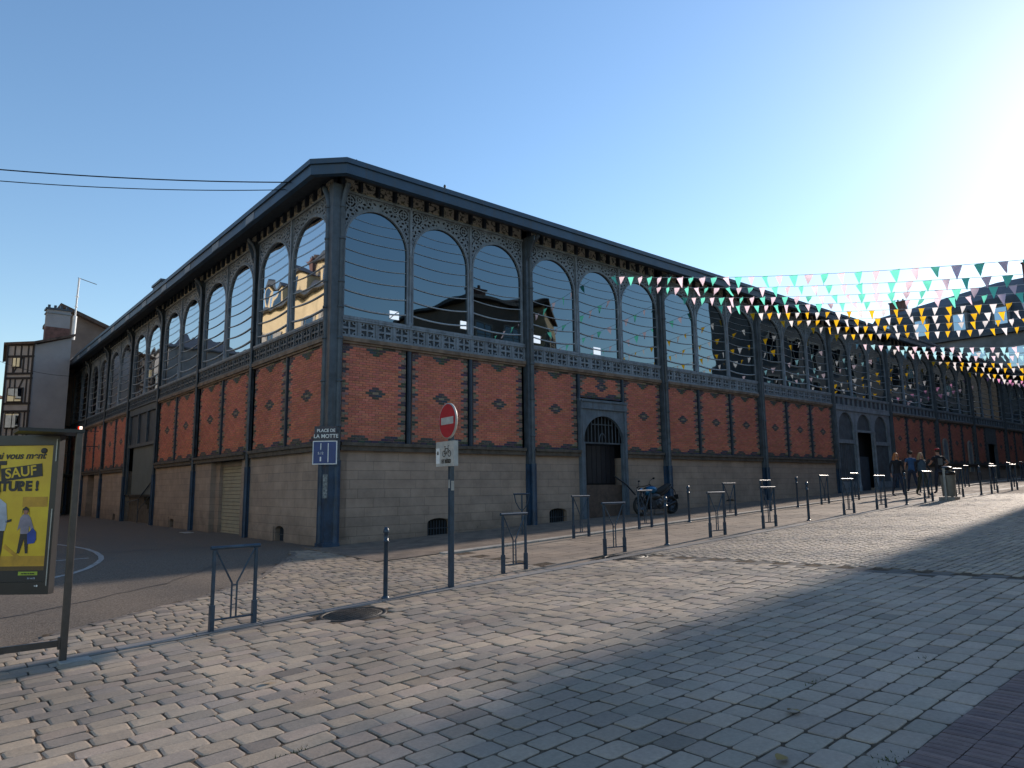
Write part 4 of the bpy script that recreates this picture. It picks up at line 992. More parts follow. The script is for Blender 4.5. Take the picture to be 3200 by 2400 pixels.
building('street_house', 'dark house mirrored in the far left windows of the market', 'house', (-12.5, 50.5, 0), PI/2, 16, 9, 12.5, M['darkwall'], M['slate'], 3, 6, rise=2.4)
building('street_house', 'tall grey house mirrored in the last left windows of the market', 'house', (-12.5, 67.5, 0), PI/2, 22, 9, 17.5, M['darkwall'], M['slate'], 4, 8, rise=2.8)
building('row_house', 'low brown house mirrored at the foot of the second window from the corner', 'house', (15.2, -14.2, 0), PI, 4.2, 8, 9.2, M['ochrewall'], M['tileroof'], 2, 2, rise=.3, first=3, side=1)
building('row_house', 'dark house with chimney mirrored in the third window from the corner', 'house', (19.2, -14.2, 0), PI, 3.9, 8, 12.2, M['brownwall'], M['slate'], 3, 2, rise=.1, chim=((2.0, 2.0, 1.2, 1.2),), first=3)
building('row_house', 'narrow sunlit pale house mirrored right of the first facade column', 'house', (24.9, -17.4, 0), PI-R(40), 5.6, 6, 12.6, M['ochrewall'], M['tileroof'], 3, 3, rise=1.2, first=3, winpane='pane_dim')
building('row_house', 'low pale house mirrored in the windows above the side door', 'house', (28.6, -14.2, 0), PI, 5.1, 8, 8.6, M['ochrewall'], M['tileroof'], 2, 3, rise=1.0, first=3)
building('row_house', 'dark gabled house mirrored low in the third bay of windows', 'house', (37.0, -15.6, 0), PI, 8.3, 8, 9.8, M['darkwall'], M['slate'], 3, 4, rise=1.6, first=3)
# shadow-casting hipped building
t = thing('hipped_town_building', 'big grey town building mirrored darkly in the right hand windows', 'building', (37.5, -9.3, 0))
MB().box(0, 90, -3.9, 0, -1.5, 18.5).build('wall', M['darkwall'], t)
o = MB(); o.add([(-.2, .2, 18.5), (90, .2, 18.5), (90, -4.1, 18.5), (-.2, -4.1, 18.5), (2.2, -1.7, 21.5), (86, -1.7, 21.5), (86, -2.2, 21.5), (2.2, -2.2, 21.5)], [(0, 1, 5, 4), (1, 2, 6, 5), (2, 3, 7, 6), (3, 0, 4, 7), (4, 5, 6, 7), (3, 2, 1, 0)]); o.build('roof', M['slate'], t)
fr = MB(); fr.plate(rect(-.75, .75, -.1, 2.1), [rect(-.6, .6, 0, 1.95)], 0, .05, 0); fr.box(-.03, .03, .02, .04, 0, 1.95, 0)
W = fr.build('window', M['kerb'], t); MB().add([(.6, .01, 0), (-.6, .01, 0), (-.6, .01, 1.95), (.6, .01, 1.95)], [(0, 1, 2, 3)]).build('pane', M['pane_dim'], W)
for f_ in range(4):
    for c in range(14):
        w = W if (f_ == 0 and c == 0) else copy_tree(W, t)
        w.location = (1.7+c*3.2, 0, 4.2+f_*3.1)

# ------------------------------------------------------------------ street furniture
def rack_proto():
    t = thing('bicycle_rack', 'x', 'bicycle rack', (0, 0, 0), group='dark blue bicycle racks')
    w = .29
    for s_ in (-1, 1):
        q = MB(); q.box(s_*w-.02, s_*w+.02, -.02, .02, .3, 1.02).box(s_*w-.03, s_*w+.03, -.03, .03, -.25, .32, taper=.0); q.build('post', M['rack'], t, bevel=.004)
    MB().tube([(-w-.05, 0, 1.05), (w+.05, 0, 1.05)], .027, 10).build('top_rail', M['rack'], t)
    MB().tube([(-w, 0, .13), (w, 0, .13)], .013, 8).build('bottom_rail', M['rack'], t)
    MB().tube([(-w+.02, 0, 1.02), (-.035, 0, .58), (-.035, 0, .13)], .013, 8).tube([(w-.02, 0, 1.02), (.035, 0, .58), (.035, 0, .13)], .013, 8).tube([(-.04, 0, .55), (.04, 0, .55)], .01, 6).tube([(-.035, 0, .3), (.035, 0, .3)], .007, 6).build('y_bars', M['rack'], t)
    return t
RACKS = [(-4.83, -7.25, 6, 'bicycle rack nearest the viewer, in front of the left road'),
 (.44, -6.85, 3, 'bicycle rack just right of the no entry sign'),
 (3.28, -6.8, -4, 'near row rack beside the manhole left of the second bollard'),
 (7.0, -6.85, -3, 'near row rack right of the motorcycle, next after the second bollard'),
 (9.3, -6.92, -3, 'near row rack just left of the third bollard'),
 (13.78, -7.0, -4, 'near row rack first right of the third bollard'),
 (15.87, -7.1, -4, 'near row rack in front of the dark entrance bay'),
 (18.9, -7.45, -4, 'near row rack directly left of the litter bin'),
 (21.3, -7.65, -5, 'near row rack directly right of the litter bin'),
 (24.4, -7.9, -4, 'distant near row rack, second from the right edge'),
 (26.6, -8.0, -4, 'distant near row rack at the right edge of the picture'),
 (5.09, -4.05, 2, 'far row rack in front of the arched cellar vent beside the side door'),
 (7.74, -4.0, 2, 'far row rack in front of the motorcycle front wheel'),
 (12.0, -4.0, -3, 'far row rack in front of the third bay of stone wall'),
 (14.1, -4.05, 0, 'far row rack half hidden behind the fifth near rack'),
 (18.0, -4.2, 0, 'far row rack at the column left of the dark entrance'),
 (20.2, -4.35, 0, 'far row rack right in front of the entrance steps'),
 (32.0, -4.6, 0, 'far row rack beyond the walkers'),
 (36.0, -4.6, 0, 'far row rack before the distant doorway'),
 (38.5, -4.7, 0, 'distant far row rack, third from the end'),
 (41.0, -4.7, 0, 'distant far row rack, second from the end'),
 (44.0, -4.8, 0, 'most distant far row rack')]
rp_ = rack_proto()
for i, (x, y, a, lab) in enumerate(RACKS):
    o = rp_ if i == 0 else copy_tree(rp_)
    o.location = (x, y, G(x, y)+.03); o.rotation_euler = (0, 0, R(a)); o["label"] = lab
# hoop with a bowl shaped head near the facade
t = thing('bicycle_hoop', 'single stemmed bicycle hoop with bowl shaped head close to the stone wall', 'bicycle rack', (4.85, -2.0, G(4.85, -2.0)+.05))
MB().tube([(0, 0, -.1), (0, 0, 1.05)], .025, 8).build('stem', M['rack'], t); MB().tube([(-.3, 0, 1.08), (.3, 0, 1.08)], .022, 8).tube([(-.28, 0, 1.08), (-.22, 0, .85), (-.1, 0, .68), (0, 0, .62), (.1, 0, .68), (.22, 0, .85), (.28, 0, 1.08)], .014, 8).build('bowl', M['rack'], t)

def bollard_proto():
    t = thing('bollard', 'x', 'bollard', group='dark blue bollards')
    q = MB(); q.lathe([(.036, -.2), (.036, .86), (.042, .862), (.042, .885), (.036, .887), (.036, 1.0), (.05, 1.003), (.05, 1.02), (.043, 1.055), (.026, 1.083), (.001, 1.092)], n=18); q.build('post', M['rack'], t)
    MB().lathe([(.062, .0), (.062, .02), (.04, .035)], n=18).build('foot_collar', M['rack'], t)
    return t
bp_ = bollard_proto()
for i, (x, y, lab) in enumerate([(-2.47, -7.16, 'bollard nearest the viewer, left of the no entry sign'), (4.95, -6.88, 'bollard in front of the motorcycle'), (11.36, -6.95, 'bollard midway along the near row between racks'), (17.5, -7.25, 'bollard just left of the walking group'), (23.0, -7.85, 'bollard right of the litter bin in front of a column'),
                                 (9.8, -4.0, 'far row bollard behind the motorcycle tail'), (16.15, -4.1, 'far row bollard near the centre of the stone wall right of bay three'), (26.6, -4.4, 'far row bollard among the walkers')]):
    o = bp_ if i == 0 else copy_tree(bp_)
    o.location = (x, y, G(x, y)+.03); o["label"] = lab

# no entry sign
sx_, sy_ = -1.25, -7.2; z0 = G(sx_, sy_)
t = thing('no_entry_sign', 'red no entry sign on a dark blue square post with a white cycle plate below', 'road sign', (sx_, sy_, z0))
q = MB().box(-.04, .04, -.04, .04, -.2, 3.05); q.build('post', M['rack'], t, bevel=.008)
SR = R(-34)
e = thing_part = bpy.data.objects.new('sign_disc', None)
def faced(mb, name, mats, parent, loc, rz, bevel=0):
    o = mb.build(name, mats, parent, bevel=bevel); o.location = loc; o.rotation_euler = (0, 0, rz); return o
bpy.data.objects.remove(e)
# face turned towards the left street: normal points to local -y turned
q = MB(); q.lathe([(.001, -.004), (.305, -.004), (.305, .03), (.001, .03)], n=48, axis='y', mi=0)
q.lathe([(.29, -.0075), (.001, -.0075)], n=48, axis='y', mi=1); q.box(-.22, .22, -.0115, -.009, -.062, .062, 2)
SGN = R(-97)
disc = faced(q, 'sign_disc', [M['offwhite'], M['red'], M['offwhite']], t, (-.075, .0, 2.80), SGN)
q = MB(); q.box(-.32, .32, 0, .085, -.21, .21, 0)
q.box(-.31, -.18, -.004, -.001, -.16, .1, 3)
txt(q, 'ET RÉSID', .085, .06, -.13, -.003, 1, bold=.004)
# bicycle pictogram
for cx_ in (-.02, .17): q.plate(circ(cx_, .0, .055, 16), [circ(cx_, .0, .042, 16)], -.004, -.001, 1)
for (a, b) in (((-.02, 0), (.02, .085)), ((.02, .085), (.13, .085)), ((.13, .085), (.17, 0)), ((.02, .085), (.07, 0)), ((.07, 0), (.13, .085)), ((-.02, 0), (.07, 0)), ((.13, .085), (.125, .13)), ((.125, .13), (.16, .13)), ((.02, .085), (.01, .12)), ((-.01, .12), (.04, .12))):
    d = Vector((b[0]-a[0], b[1]-a[1])).normalized()*.006; q.add([(a[0]-d.y, -.004, a[1]+d.x), (a[0]+d.y, -.004, a[1]-d.x), (b[0]+d.y, -.004, b[1]-d.x), (b[0]-d.y, -.004, b[1]+d.x)], [(0, 1, 2, 3)], 1)
q.plate([(-.27, -.01), (-.21, -.01), (-.22, .05), (-.26, .05)], [], -.006, -.0045, 1)
faced(q, 'cycle_plate', [M['offwhite'], M['ink'], M['white'], M['white']], t, (-.135, .0, 2.235), SGN)
MB().box(-.07, .07, -.07, .07, 2.30, 2.36).box(-.07, .07, -.07, .07, 2.10, 2.15).box(-.07, .07, -.07, .07, 2.83, 2.88).build('clamp', M['galv'], t)
MB().box(-.044, -.04, -.02, .02, 1.66, 1.8).box(-.03, .03, -.045, -.041, 1.62, 1.78).build('sticker', M['offwhite'], t)
MB().box(-.07, .07, -.07, .07, .0, .035).build('base_plate', M['rack'], t)

# street name plate and blue lane sign on the corner pier (facing the square diagonally)
CR = -PI/4
K_ = .88
t = thing('street_name_sign', 'dark street name plate on the corner pier above the blue sign', 'sign', (-.25, -.25, 2.70), CR); t.scale = (K_,)*3
MB().box(-.33, .33, -.02, .01, 0, .42).build('plate', M['navy'], t)
q = MB(); txt(q, 'PLACE DE', .125, .02, .295, -.0225, 0, bold=.002); txt(q, 'LA MOTTE', .155, .02, .13, -.0225, 0, bold=.002); q.build('lettering', M['white'], t)
t = thing('blue_lane_sign', 'square blue sign with white border and lane lines on the corner pier', 'sign', (-.26, -.26, 2.10), CR); t.scale = (K_,)*3
MB().box(-.36, .36, -.02, .01, 0, .68, 0).box(-.335, .335, -.023, -.0205, .025, .655, 1).build('plate', [M['white'], M['signblue']], t)
q = MB().box(-.13, -.105, -.027, -.0235, .42, .61).box(-.14, -.1, -.027, -.0235, .09, .22).box(.09, .115, -.027, -.0235, .06, .61); txt(q, '5.12', .1, -.12, .32, -.025, 0); q.build('lane_marks', M['white'], t)
MB().box(-.055, .055, -.285, -.245, 1.25, 1.85).build('poster_scraps', M['scrap'], hall).location = (-.12, -.12, 0)
bpy.data.objects['poster_scraps'].rotation_euler = (0, 0, CR)
bpy.data.objects['poster_scraps'].location = (-.02, -.02, 0)

# advertising panel with shelter post and rail
RY_ = R(-40)
t = thing('advertising_panel', 'dark framed street advertising case with a yellow poster, cut by the left edge', 'advertising panel', (-6.87, -6.9, G(-6.8, -6.9)), RY_)
# local: x to the right edge at 0, extends to -1.35; z from .62 to 2.78
Z0, Z1, W_ = .71, 2.60, 1.25
q = MB(); q.plate(rect(-W_, 0, Z0, Z1), [rect(-W_+.07, -.075, Z0+.14, Z1-.12)], -.06, .045, 0); q.box(-W_+.06, -.065, -.03, .04, Z0+.13, Z1-.11, 0)
q.build('case', M['panelblack'], t, bevel=.008)
MB().box(-.035, -.022, -.068, -.0605, Z0+.1, Z0+1.0).build('hinge_strip', M['galv'], t)
MB().box(-.035, -.022, -.068, -.0605, Z1-.32, Z1-.05).build('hinge_strip', M['galv'], t)
MB().lathe([(.012, -.07), (.001, -.07)], (-.135, 0, Z0+.1), 10, axis='y').lathe([(.007, -.07), (.001, -.07)], (-.16, 0, Z0+.1), 10, axis='y').build('lock', M['white'], t)
MB().box(-W_/2-.3, -W_/2-.1, -.04, .06, -.2, Z0).build('foot', M['panelblack'], t)
px0, px1, pz0, pz1 = -W_+.072, -.077, Z0+.145, Z1-.125
q = MB(); q.box(px0, px1, -.036, -.031, pz0+.12, pz1, 0); q.box(px0, px1, -.0365, -.0305, pz0, pz0+.13, 1)
Y_ = -.040
def poly(pts, mi, y=Y_): q.plate(pts, [], y-.001, y+.001, mi)
wd = px1-px0
# wedge of warm brown along the foot of the poster and sunlit ochre block behind
poly(rect(px0, px1, pz0+.13, pz0+.18), 8, -.0377); poly(rect(px0, px1, pz0+.18, pz0+.30), 2, -.0375); poly(rect(px1-.33, px1-.03, pz0+.88, pz0+1.0), 2, -.0375)
txt(q, "j'ai vous ment", .115, px1-.09, pz1-.125, Y_, 1, shear=.25, bold=.003, align='RIGHT')
q.ell((px1-.12, Y_, pz1-.065), (.042, .003, .035), 10, 1)
txt(q, 'TOUT', .30, px1-.57, pz1-.31, Y_, 1, bold=.012, align='RIGHT')
c5 = math.cos(R(7)); s5 = math.sin(R(7)); bx, bz = px1-.37, pz1-.325
poly([(bx+a*c5-b*s5, bz+a*s5+b*c5) for a, b in rect(-.25, .25, -.078, .078)], 1, -.0405)
txt(q, 'SAUF', .165, bx-.01, bz+.0, -.043, 0, rot=R(7), bold=.003)
txt(q, 'VOITURE !', .155, px1-.15, pz1-.495, Y_, 1, bold=.009, align='RIGHT')
# man, cut by the frame: cap, face, white jumper, dark trousers
mx_ = px1-.665
q.ell((mx_, Y_, pz0+1.05), (.055, .003, .07), 12, 4, None); poly([(mx_-.06, pz0+1.06), (mx_+.065, pz0+1.06), (mx_+.05, pz0+1.13), (mx_-.05, pz0+1.13)], 1, -.044)
poly([(mx_-.15, pz0+.6), (mx_+.15, pz0+.6), (mx_+.17, pz0+.72), (mx_+.14, pz0+.92), (mx_+.05, pz0+.99), (mx_-.06, pz0+.99), (mx_-.14, pz0+.92), (mx_-.17, pz0+.72)], 3)
poly([(mx_-.13, pz0+.6), (mx_+.14, pz0+.6), (mx_+.13, pz0+.36), (mx_+.11, pz0+.2), (mx_+.02, pz0+.2), (mx_+.01, pz0+.45), (mx_-.03, pz0+.2), (mx_-.12, pz0+.2)], 1)
poly([(mx_+.15, pz0+.72), (mx_+.22, pz0+.74), (mx_+.22, pz0+.71), (mx_+.15, pz0+.69)], 1)
# woman with hat, cardigan and blue bag, with her painted shadow
wx = px1-.28
poly([(wx+.0, pz0+.27), (wx-.22, pz0+.44), (wx-.24, pz0+.4), (wx-.02, pz0+.24)], 2, -.038)
q.ell((wx, Y_, pz0+.82), (.028, .003, .036), 10, 4); poly([(wx-.045, pz0+.78), (wx-.035, pz0+.86), (wx, pz0+.885), (wx+.035, pz0+.86), (wx+.05, pz0+.78), (wx+.03, pz0+.84), (wx-.03, pz0+.84)], 1, -.044)
poly([(wx-.085, pz0+.6), (wx-.06, pz0+.75), (wx-.03, pz0+.79), (wx+.03, pz0+.79), (wx+.065, pz0+.75), (wx+.12, pz0+.6), (wx+.09, pz0+.58), (wx+.055, pz0+.66), (wx+.05, pz0+.56), (wx-.045, pz0+.56), (wx-.05, pz0+.64)], 5)
poly([(wx-.045, pz0+.56), (wx+.05, pz0+.56), (wx+.06, pz0+.33), (wx+.03, pz0+.33), (wx+.005, pz0+.5), (wx-.04, pz0+.33), (wx-.07, pz0+.33)], 1)
poly([(wx+.04, pz0+.56), (wx+.1, pz0+.63), (wx+.145, pz0+.58), (wx+.15, pz0+.49), (wx+.13, pz0+.45), (wx+.05, pz0+.44)], 6, -.042)
poly(rect(px1-.31, px1-.08, pz0+.075, pz0+.118), 7); txt(q, 'ici ou là', .03, px1-.15, pz0+.04, Y_, 3, bold=.001); txt(q, 'en bus en tram', .026, px1-.195, pz0+.096, Y_-.002, 1, bold=.001)
poly([(px0+.0, pz0+.03), (px0+.3, pz0+.02), (px0+.45, pz0+.04), (px0+.3, pz0+.03)], 3)
q.build('poster', [M['yellow'], M['ink'], M['ochre'], M['posterwhite'], M['posterskin'], M['posterlilac'], M['posterblue'], M['green_label'], M['posterbrown']], t)
t = thing('shelter_frame', 'brown metal shelter post with low horizontal rail beside the advertising panel', 'bus shelter', (-6.78, -7.42, G(-6.78, -7.42)))
MB().box(-.036, .036, -.036, .036, -.2, 2.62).build('post', M['brownpost'], t, bevel=.01)
MB().box(-1.1, -.037, -.02, .02, .2, .27).build('bottom_rail', M['brownpost'], t)
MB().box(-.06, -.037, -.03, .03, .17, .3).build('bracket', M['brownpost'], t)
MB().box(-.6, .045, -.04, .6, 2.62, 2.66).build('top_plate', M['panelblack'], t)
MB().box(-.05, .27, -.17, .05, .0, .045).build('foot_slab', M['kerb'], t, bevel=.01)

# litter bin
bx_, by_ = 19.95, -7.75
t = thing('litter_bin', 'beige and grey litter bin with black bag between two racks', 'litter bin', (bx_, by_, G(bx_, by_)+.03))
MB().box(-.28, .28, -.25, .25, -.05, .1).build('plinth', M['kerb'], t)
MB().lathe([(.2, .12), (.25, .95), (.25, .97), (.23, .97)], n=16).build('body', M['binbeige'], t)
for s_ in (-1, 1): MB().box(s_*.3-.035, s_*.3+.035, -.04, .04, -.1, 1.12).build('side_post', M['galv'], t, bevel=.006)
o = MB(); o.lathe([(.24, .86), (.275, .9), (.28, .99), (.2, 1.0), (.12, .9)], n=14); o.build('bin_bag', M['bag'], t)
MB().ell((-.05, 0, 1.12), (.24, .2, .07), 12).build('lid', M['blackplastic'], t)

# motorcycle
mx0, my0 = 11.75, -1.25
t = thing('motorcycle', 'blue tanked naked motorcycle parked by the wall near the side door', 'motorcycle', (mx0, my0, G(mx0, my0)+.05), R(-8))
t.rotation_euler = (R(-7), -.02, R(-8))
for xw, nm in ((-.72, 'front_wheel'), (.70, 'rear_wheel')):
    w_ = .065 if xw < 0 else .09
    q = MB(); prof = [(.31-.0, 0)]
    pr = [(.24, -w_*.8), (.275, -w_), (.305, -w_*.8), (.32, 0), (.305, w_*.8), (.275, w_), (.24, w_*.8)]; q.lathe(pr, (xw, 0, .32), 28, axis='y'); tw = q.build(nm, M['rubber'], t)
    q = MB(); q.lathe([(.24, -.03), (.22, -.03), (.22, .03), (.24, .03)], (xw, 0, .32), 24, axis='y')
    for k in range(5):
        a = 2*PI*k/5; q.tube([(xw, 0, .32), (xw+.23*math.cos(a), 0, .32+.23*math.sin(a))], .018, 6)
    q.build('rim', M['blackplastic'], tw)
    MB().lathe([(.14, -.075), (.05, -.075), (.05, -.07), (.14, -.07), (.14, -.075)], (xw, 0, .32), 20, axis='y').build('brake_disc', M['iron_dark'], tw)
q = MB()
for s_ in (-.09, .09): q.tube([(-.72, s_, .32), (-.5, s_, .86), (-.46, s_, .95)], [.026, .03, .03], 8)
q.build('fork', M['blackplastic'], t)
q = MB()
for k in range(7):
    pass
q.add([(-.95, -.06, .58), (-.72, -.07, .68), (-.5, -.06, .56), (-.95, .06, .58), (-.72, .07, .68), (-.5, .06, .56)], [(0, 1, 4, 3), (1, 2, 5, 4)]); q.build('front_mudguard', M['blackplastic'], t)
q = MB(); q.tube([(-.45, 0, .9), (-.1, 0, .62), (.25, 0, .55), (.3, 0, .35)], .05, 8); q.tube([(-.42, 0, .8), (-.3, 0, .3), (.2, 0, .22)], .035, 8); q.tube([(.25, -.1, .4), (.7, -.12, .32)], .035, 8).tube([(.25, .1, .4), (.7, .12, .32)], .035, 8); q.build('frame', M['blackplastic'], t)
MB().box(-.3, .25, -.17, .17, .2, .6, taper=.04).box(-.34, -.12, -.12, .12, .45, .68, taper=.03).ell((.0, -.16, .33), (.13, .05, .12), 12).build('engine', M['blackplastic'], t, bevel=.02)
q = MB(); q.ell((-.16, 0, .86), (.30, .17, .15), 18); q.ell((-.33, 0, .8), (.17, .16, .14), 14); q.build('fuel_tank', M['bikeblue'], t)
q = MB(); q.tube([(.02, 0, .78), (.22, 0, .79), (.45, 0, .88), (.68, 0, .99), (.84, 0, 1.03)], [.1, .12, .12, .09, .03], 10); q.build('seat', M['rubber'], t)
q = MB(); q.tube([(.1, 0, .66), (.4, 0, .74), (.7, 0, .9), (.88, 0, .98)], [.09, .09, .07, .03], 10); q.build('tail_unit', M['blackplastic'], t)
q = MB(); q.tube([(.86, 0, .93), (1.0, 0, .82), (1.05, 0, .6)], [.02, .018, .015], 6).box(1.02, 1.045, -.1, .1, .5, .66); q.build('plate_holder', M['blackplastic'], t)
q = MB(); q.tube([(-.46, -.36, .99), (-.44, -.28, 1.02), (-.42, -.1, 1.0), (-.42, .1, 1.0), (-.44, .28, 1.02), (-.46, .36, .99)], .013, 8); q.tube([(-.46, -.36, .99), (-.44, -.27, 1.02)], .02, 8).tube([(-.46, .36, .99), (-.44, .27, 1.02)], .02, 8); q.build('handlebar', M['blackplastic'], t)
q = MB(); q.ell((-.08, -.0, .6), (.34, .2, .16), 14); q.ell((.05, 0, .42), (.3, .19, .2), 14); q.build('engine_cover', M['blackplastic'], t)
for s_ in (-1, 1):
    q = MB(); q.tube([(-.44, s_*.26, 1.02), (-.4, s_*.3, 1.16), (-.34, s_*.36, 1.2)], .008, 6); q.ell((-.3, s_*.38, 1.22), (.02, .06, .035), 10); q.build('mirror', M['blackplastic'], t)
q = MB(); q.lathe([(.001, -.07), (.06, -.06), (.09, .0), (.09, .04), (.001, .06)], (-.62, 0, .87), 14, axis='x'); q.build('headlight', M['pane'], t)
q = MB(); q.tube([(-.2, -.1, .3), (.0, -.15, .2), (.3, -.16, .24), (.75, -.2, .38)], [.025, .03, .05, .06], 10); q.build('exhaust', M['blackplastic'], t)
MB().tube([(.05, .1, .25), (.1, .26, -.0)], .014, 6).build('side_stand', M['steel'], t)

# ------------------------------------------------------------------ people
def skinned(name, joints, edges, mats, parent, matfn, levels=1):
    """one continuous body grown round a skeleton"""
    me = bpy.data.meshes.new(name); me.from_pydata([j[0] for j in joints], edges, [])
    ob = bpy.data.objects.new(name, me); COL.objects.link(ob)
    sk = ob.modifiers.new('s', 'SKIN'); sk.use_smooth_shade = True
    for i, j in enumerate(joints):
        v = me.skin_vertices[0].data[i]; r = j[1]; v.radius = r if isinstance(r, tuple) else (r, r); v.use_root = (i == 0)
    su = ob.modifiers.new('u', 'SUBSURF'); su.levels = levels; su.render_levels = levels
    dg = bpy.context.evaluated_depsgraph_get(); nm = bpy.data.meshes.new_from_object(ob.evaluated_get(dg))
    bpy.data.objects.remove(ob)
    nm.materials.clear()
    for m in mats: nm.materials.append(m)
    for p in nm.polygons: p.material_index = matfn(p.center); p.use_smooth = True
    o = bpy.data.objects.new(name, nm); link(o); o.parent = parent; return o
def person(label, x, y, rz, h, top, legs, hair, hairlen, pose, stride=.18, sleeves=True, group='people walking past the market', extra=None, shoe='black'):
    t = thing('person', label, 'person', (x, y, G(x, y)+.05), rz, group); s = h/1.72
    t.scale = (s, s, s)
    # facing local -y ; x is the person's left-right
    J = []; E = []
    def a(p, r, par=None):
        J.append((p, r)); i = len(J)-1
        if par is not None: E.append((par, i))
        return i
    pel = a((0, 0, .95), (.145, .10)); wa = a((0, 0, 1.08), (.125, .09), pel); ch = a((0, -.01, 1.28), (.165, .105), wa); nb = a((0, 0, 1.44), (.085, .07), ch)
    nk = a((0, 0, 1.50), .052, nb); hd = a((0, -.015, 1.585), (.07, .082), nk); ht = a((0, -.01, 1.67), (.066, .078), hd); a((0, 0, 1.735), (.03, .035), ht)
    a((0, -.105, 1.60), .014, hd)   # nose
    for k, s_ in enumerate((-1, 1)):
        st = stride*(1 if k else -1)
        hp = a((s_*.09, 0, .88), .092, pel); kn = a((s_*.1, -st*.55-.02, .5), .06, hp); an = a((s_*.1, -st+(.08 if st < 0 else 0), .1), .04, kn); a((s_*.1, -st-.13, .04), .035, an)
        sh = a((s_*.185, 0, 1.42), .058, ch)
        el, wr = pose[k]; e_ = a((s_*el[0], el[1], el[2]), .042, sh); w_ = a((s_*wr[0], wr[1], wr[2]), .026, e_)
        d = (Vector((s_*wr[0], wr[1], wr[2]))-Vector((s_*el[0], el[1], el[2]))).normalized(); W3 = Vector((s_*wr[0], wr[1], wr[2]))
        side = Vector((0, 1, 0)) if abs(d.y) < .8 else Vector((1, 0, 0)); side = (side-d*side.dot(d)).normalized()
        pm = a(tuple(W3+d*.055), (.034, .018), w_)
        for f_ in range(4):
            o_ = side*(.027-.018*f_); b1 = a(tuple(W3+d*.09+o_), .0085, pm); b2 = a(tuple(W3+d*(.125-.004*abs(f_-1))+o_*1.05+Vector((-s_*.008, 0, 0))), .008, b1); a(tuple(W3+d*(.15-.008*abs(f_-1))+o_*1.05+Vector((-s_*.02, 0, 0))), .0065, b2)
        th = a(tuple(W3+d*.04+side*.035), .009, w_); a(tuple(W3+d*.075+side*.055), .008, th)
    def mf(c):
        r = math.hypot(c.x, c.y)
        if c.z > 1.465 and abs(c.x) < .13: return 0
        if c.z < .075: return 3
        arm = abs(c.x) > .2
        if arm:
            for k, s_ in enumerate((-1, 1)):
                if c.x*s_ > 0:
                    wr = Vector((s_*pose[k][1][0], pose[k][1][1], pose[k][1][2])); el = Vector((s_*pose[k][0][0], pose[k][0][1], pose[k][0][2]))
                    if (c-wr).length < .03 or (c-el).length > (wr-el).length and (c-wr).length < .17: return 0
                    if not sleeves and (c-el).length < (c-Vector((s_*.185, 0, 1.42))).length: return 0
            return 1
        return 1 if c.z > .93 else 2
    skinned('body', J, E, [M['skin'], top, legs, M[shoe]], t, mf)
    # hair
    q = MB()
    if hairlen:
        q.ell((0, .012, 1.655), (.088, .098, .1), 14, 0, None, .03)
        q.tube([(0, .05, 1.66), (0, .085, 1.55), (0, .1, 1.45), (0, .095, 1.67-hairlen)], [.07, .1, .11, .045], 12)
        for s_ in (-1, 1): q.tube([(s_*.06, .02, 1.68), (s_*.088, -.01, 1.56), (s_*.1, -.02, 1.67-hairlen)], [.03, .036, .012], 8)
    else: q.ell((0, .012, 1.665), (.079, .092, .085), 14, 0, None, .03)
    q.build('hair', hair, t)
    if extra: extra(t)
    return t
down = [((.25, .03, 1.15), (.27, -.05, .90)), ((.25, -.02, 1.15), (.26, -.1, .91))]
def bagx(t): MB().box(.24, .32, -.12, .12, .82, 1.05, taper=.02).build('handbag', M['jacket'], t, bevel=.02)
def cap(t): q = MB(); q.ell((0, .0, 1.70), (.088, .1, .055), 14); q.box(-.06, .06, -.17, -.07, 1.69, 1.705); q.build('cap', M['jacket'], t)
def capred(t):
    q = MB(); q.ell((0, .0, 1.70), (.088, .1, .055), 14); q.build('cap', M['red'], t)
    q = MB().box(-.1, .1, .104, .112, 1.1, 1.36); txt(q, 'LIM', .09, 0, 1.25, .113, 0); q.build('shirt_print', M['galv'], t)
def gil(t): q = MB(); q.tube([(0, 0, .98), (0, 0, 1.1), (0, 0, 1.3), (0, 0, 1.43)], [.175, .165, .185, .12], 14, caps=False); q.build('gilet', M['gilet'], t); t.children[-1].scale = (1.05, .78, 1)
person('woman with long auburn hair and dark jacket walking at the left of the group', 22.3, -5.15, R(-40), 1.74, M['jacket'], M['denim'], M['hair_red'], .42, down, .2, extra=bagx)
person('man in a blue tee shirt and cap seen from behind in the group', 26.6, -4.1, R(140), 1.83, M['tee_blue'], M['denim'], M['hair_dark'], 0, down, .16, sleeves=False, extra=cap)
person('person with long light brown hair, denim gilet and camouflage trousers', 22.5, -6.0, R(-30), 1.70, M['jacket'], M['camo'], M['hair_blond'], .36, [((.25, .03, 1.15), (.27, -.05, .90)), ((.27, -.02, 1.18), (.24, -.2, 1.02))], .17, extra=gil)
person('man in black tee shirt with hand on hip and cap behind the litter bin', 23.9, -6.15, R(150), 1.84, M['jacket'], M['denim'], M['hair_dark'], 0, [((.42, .02, 1.2), (.2, -.04, 1.0)), ((.25, -.1, 1.17), (.22, -.3, 1.1))], .1, sleeves=False, extra=capred)

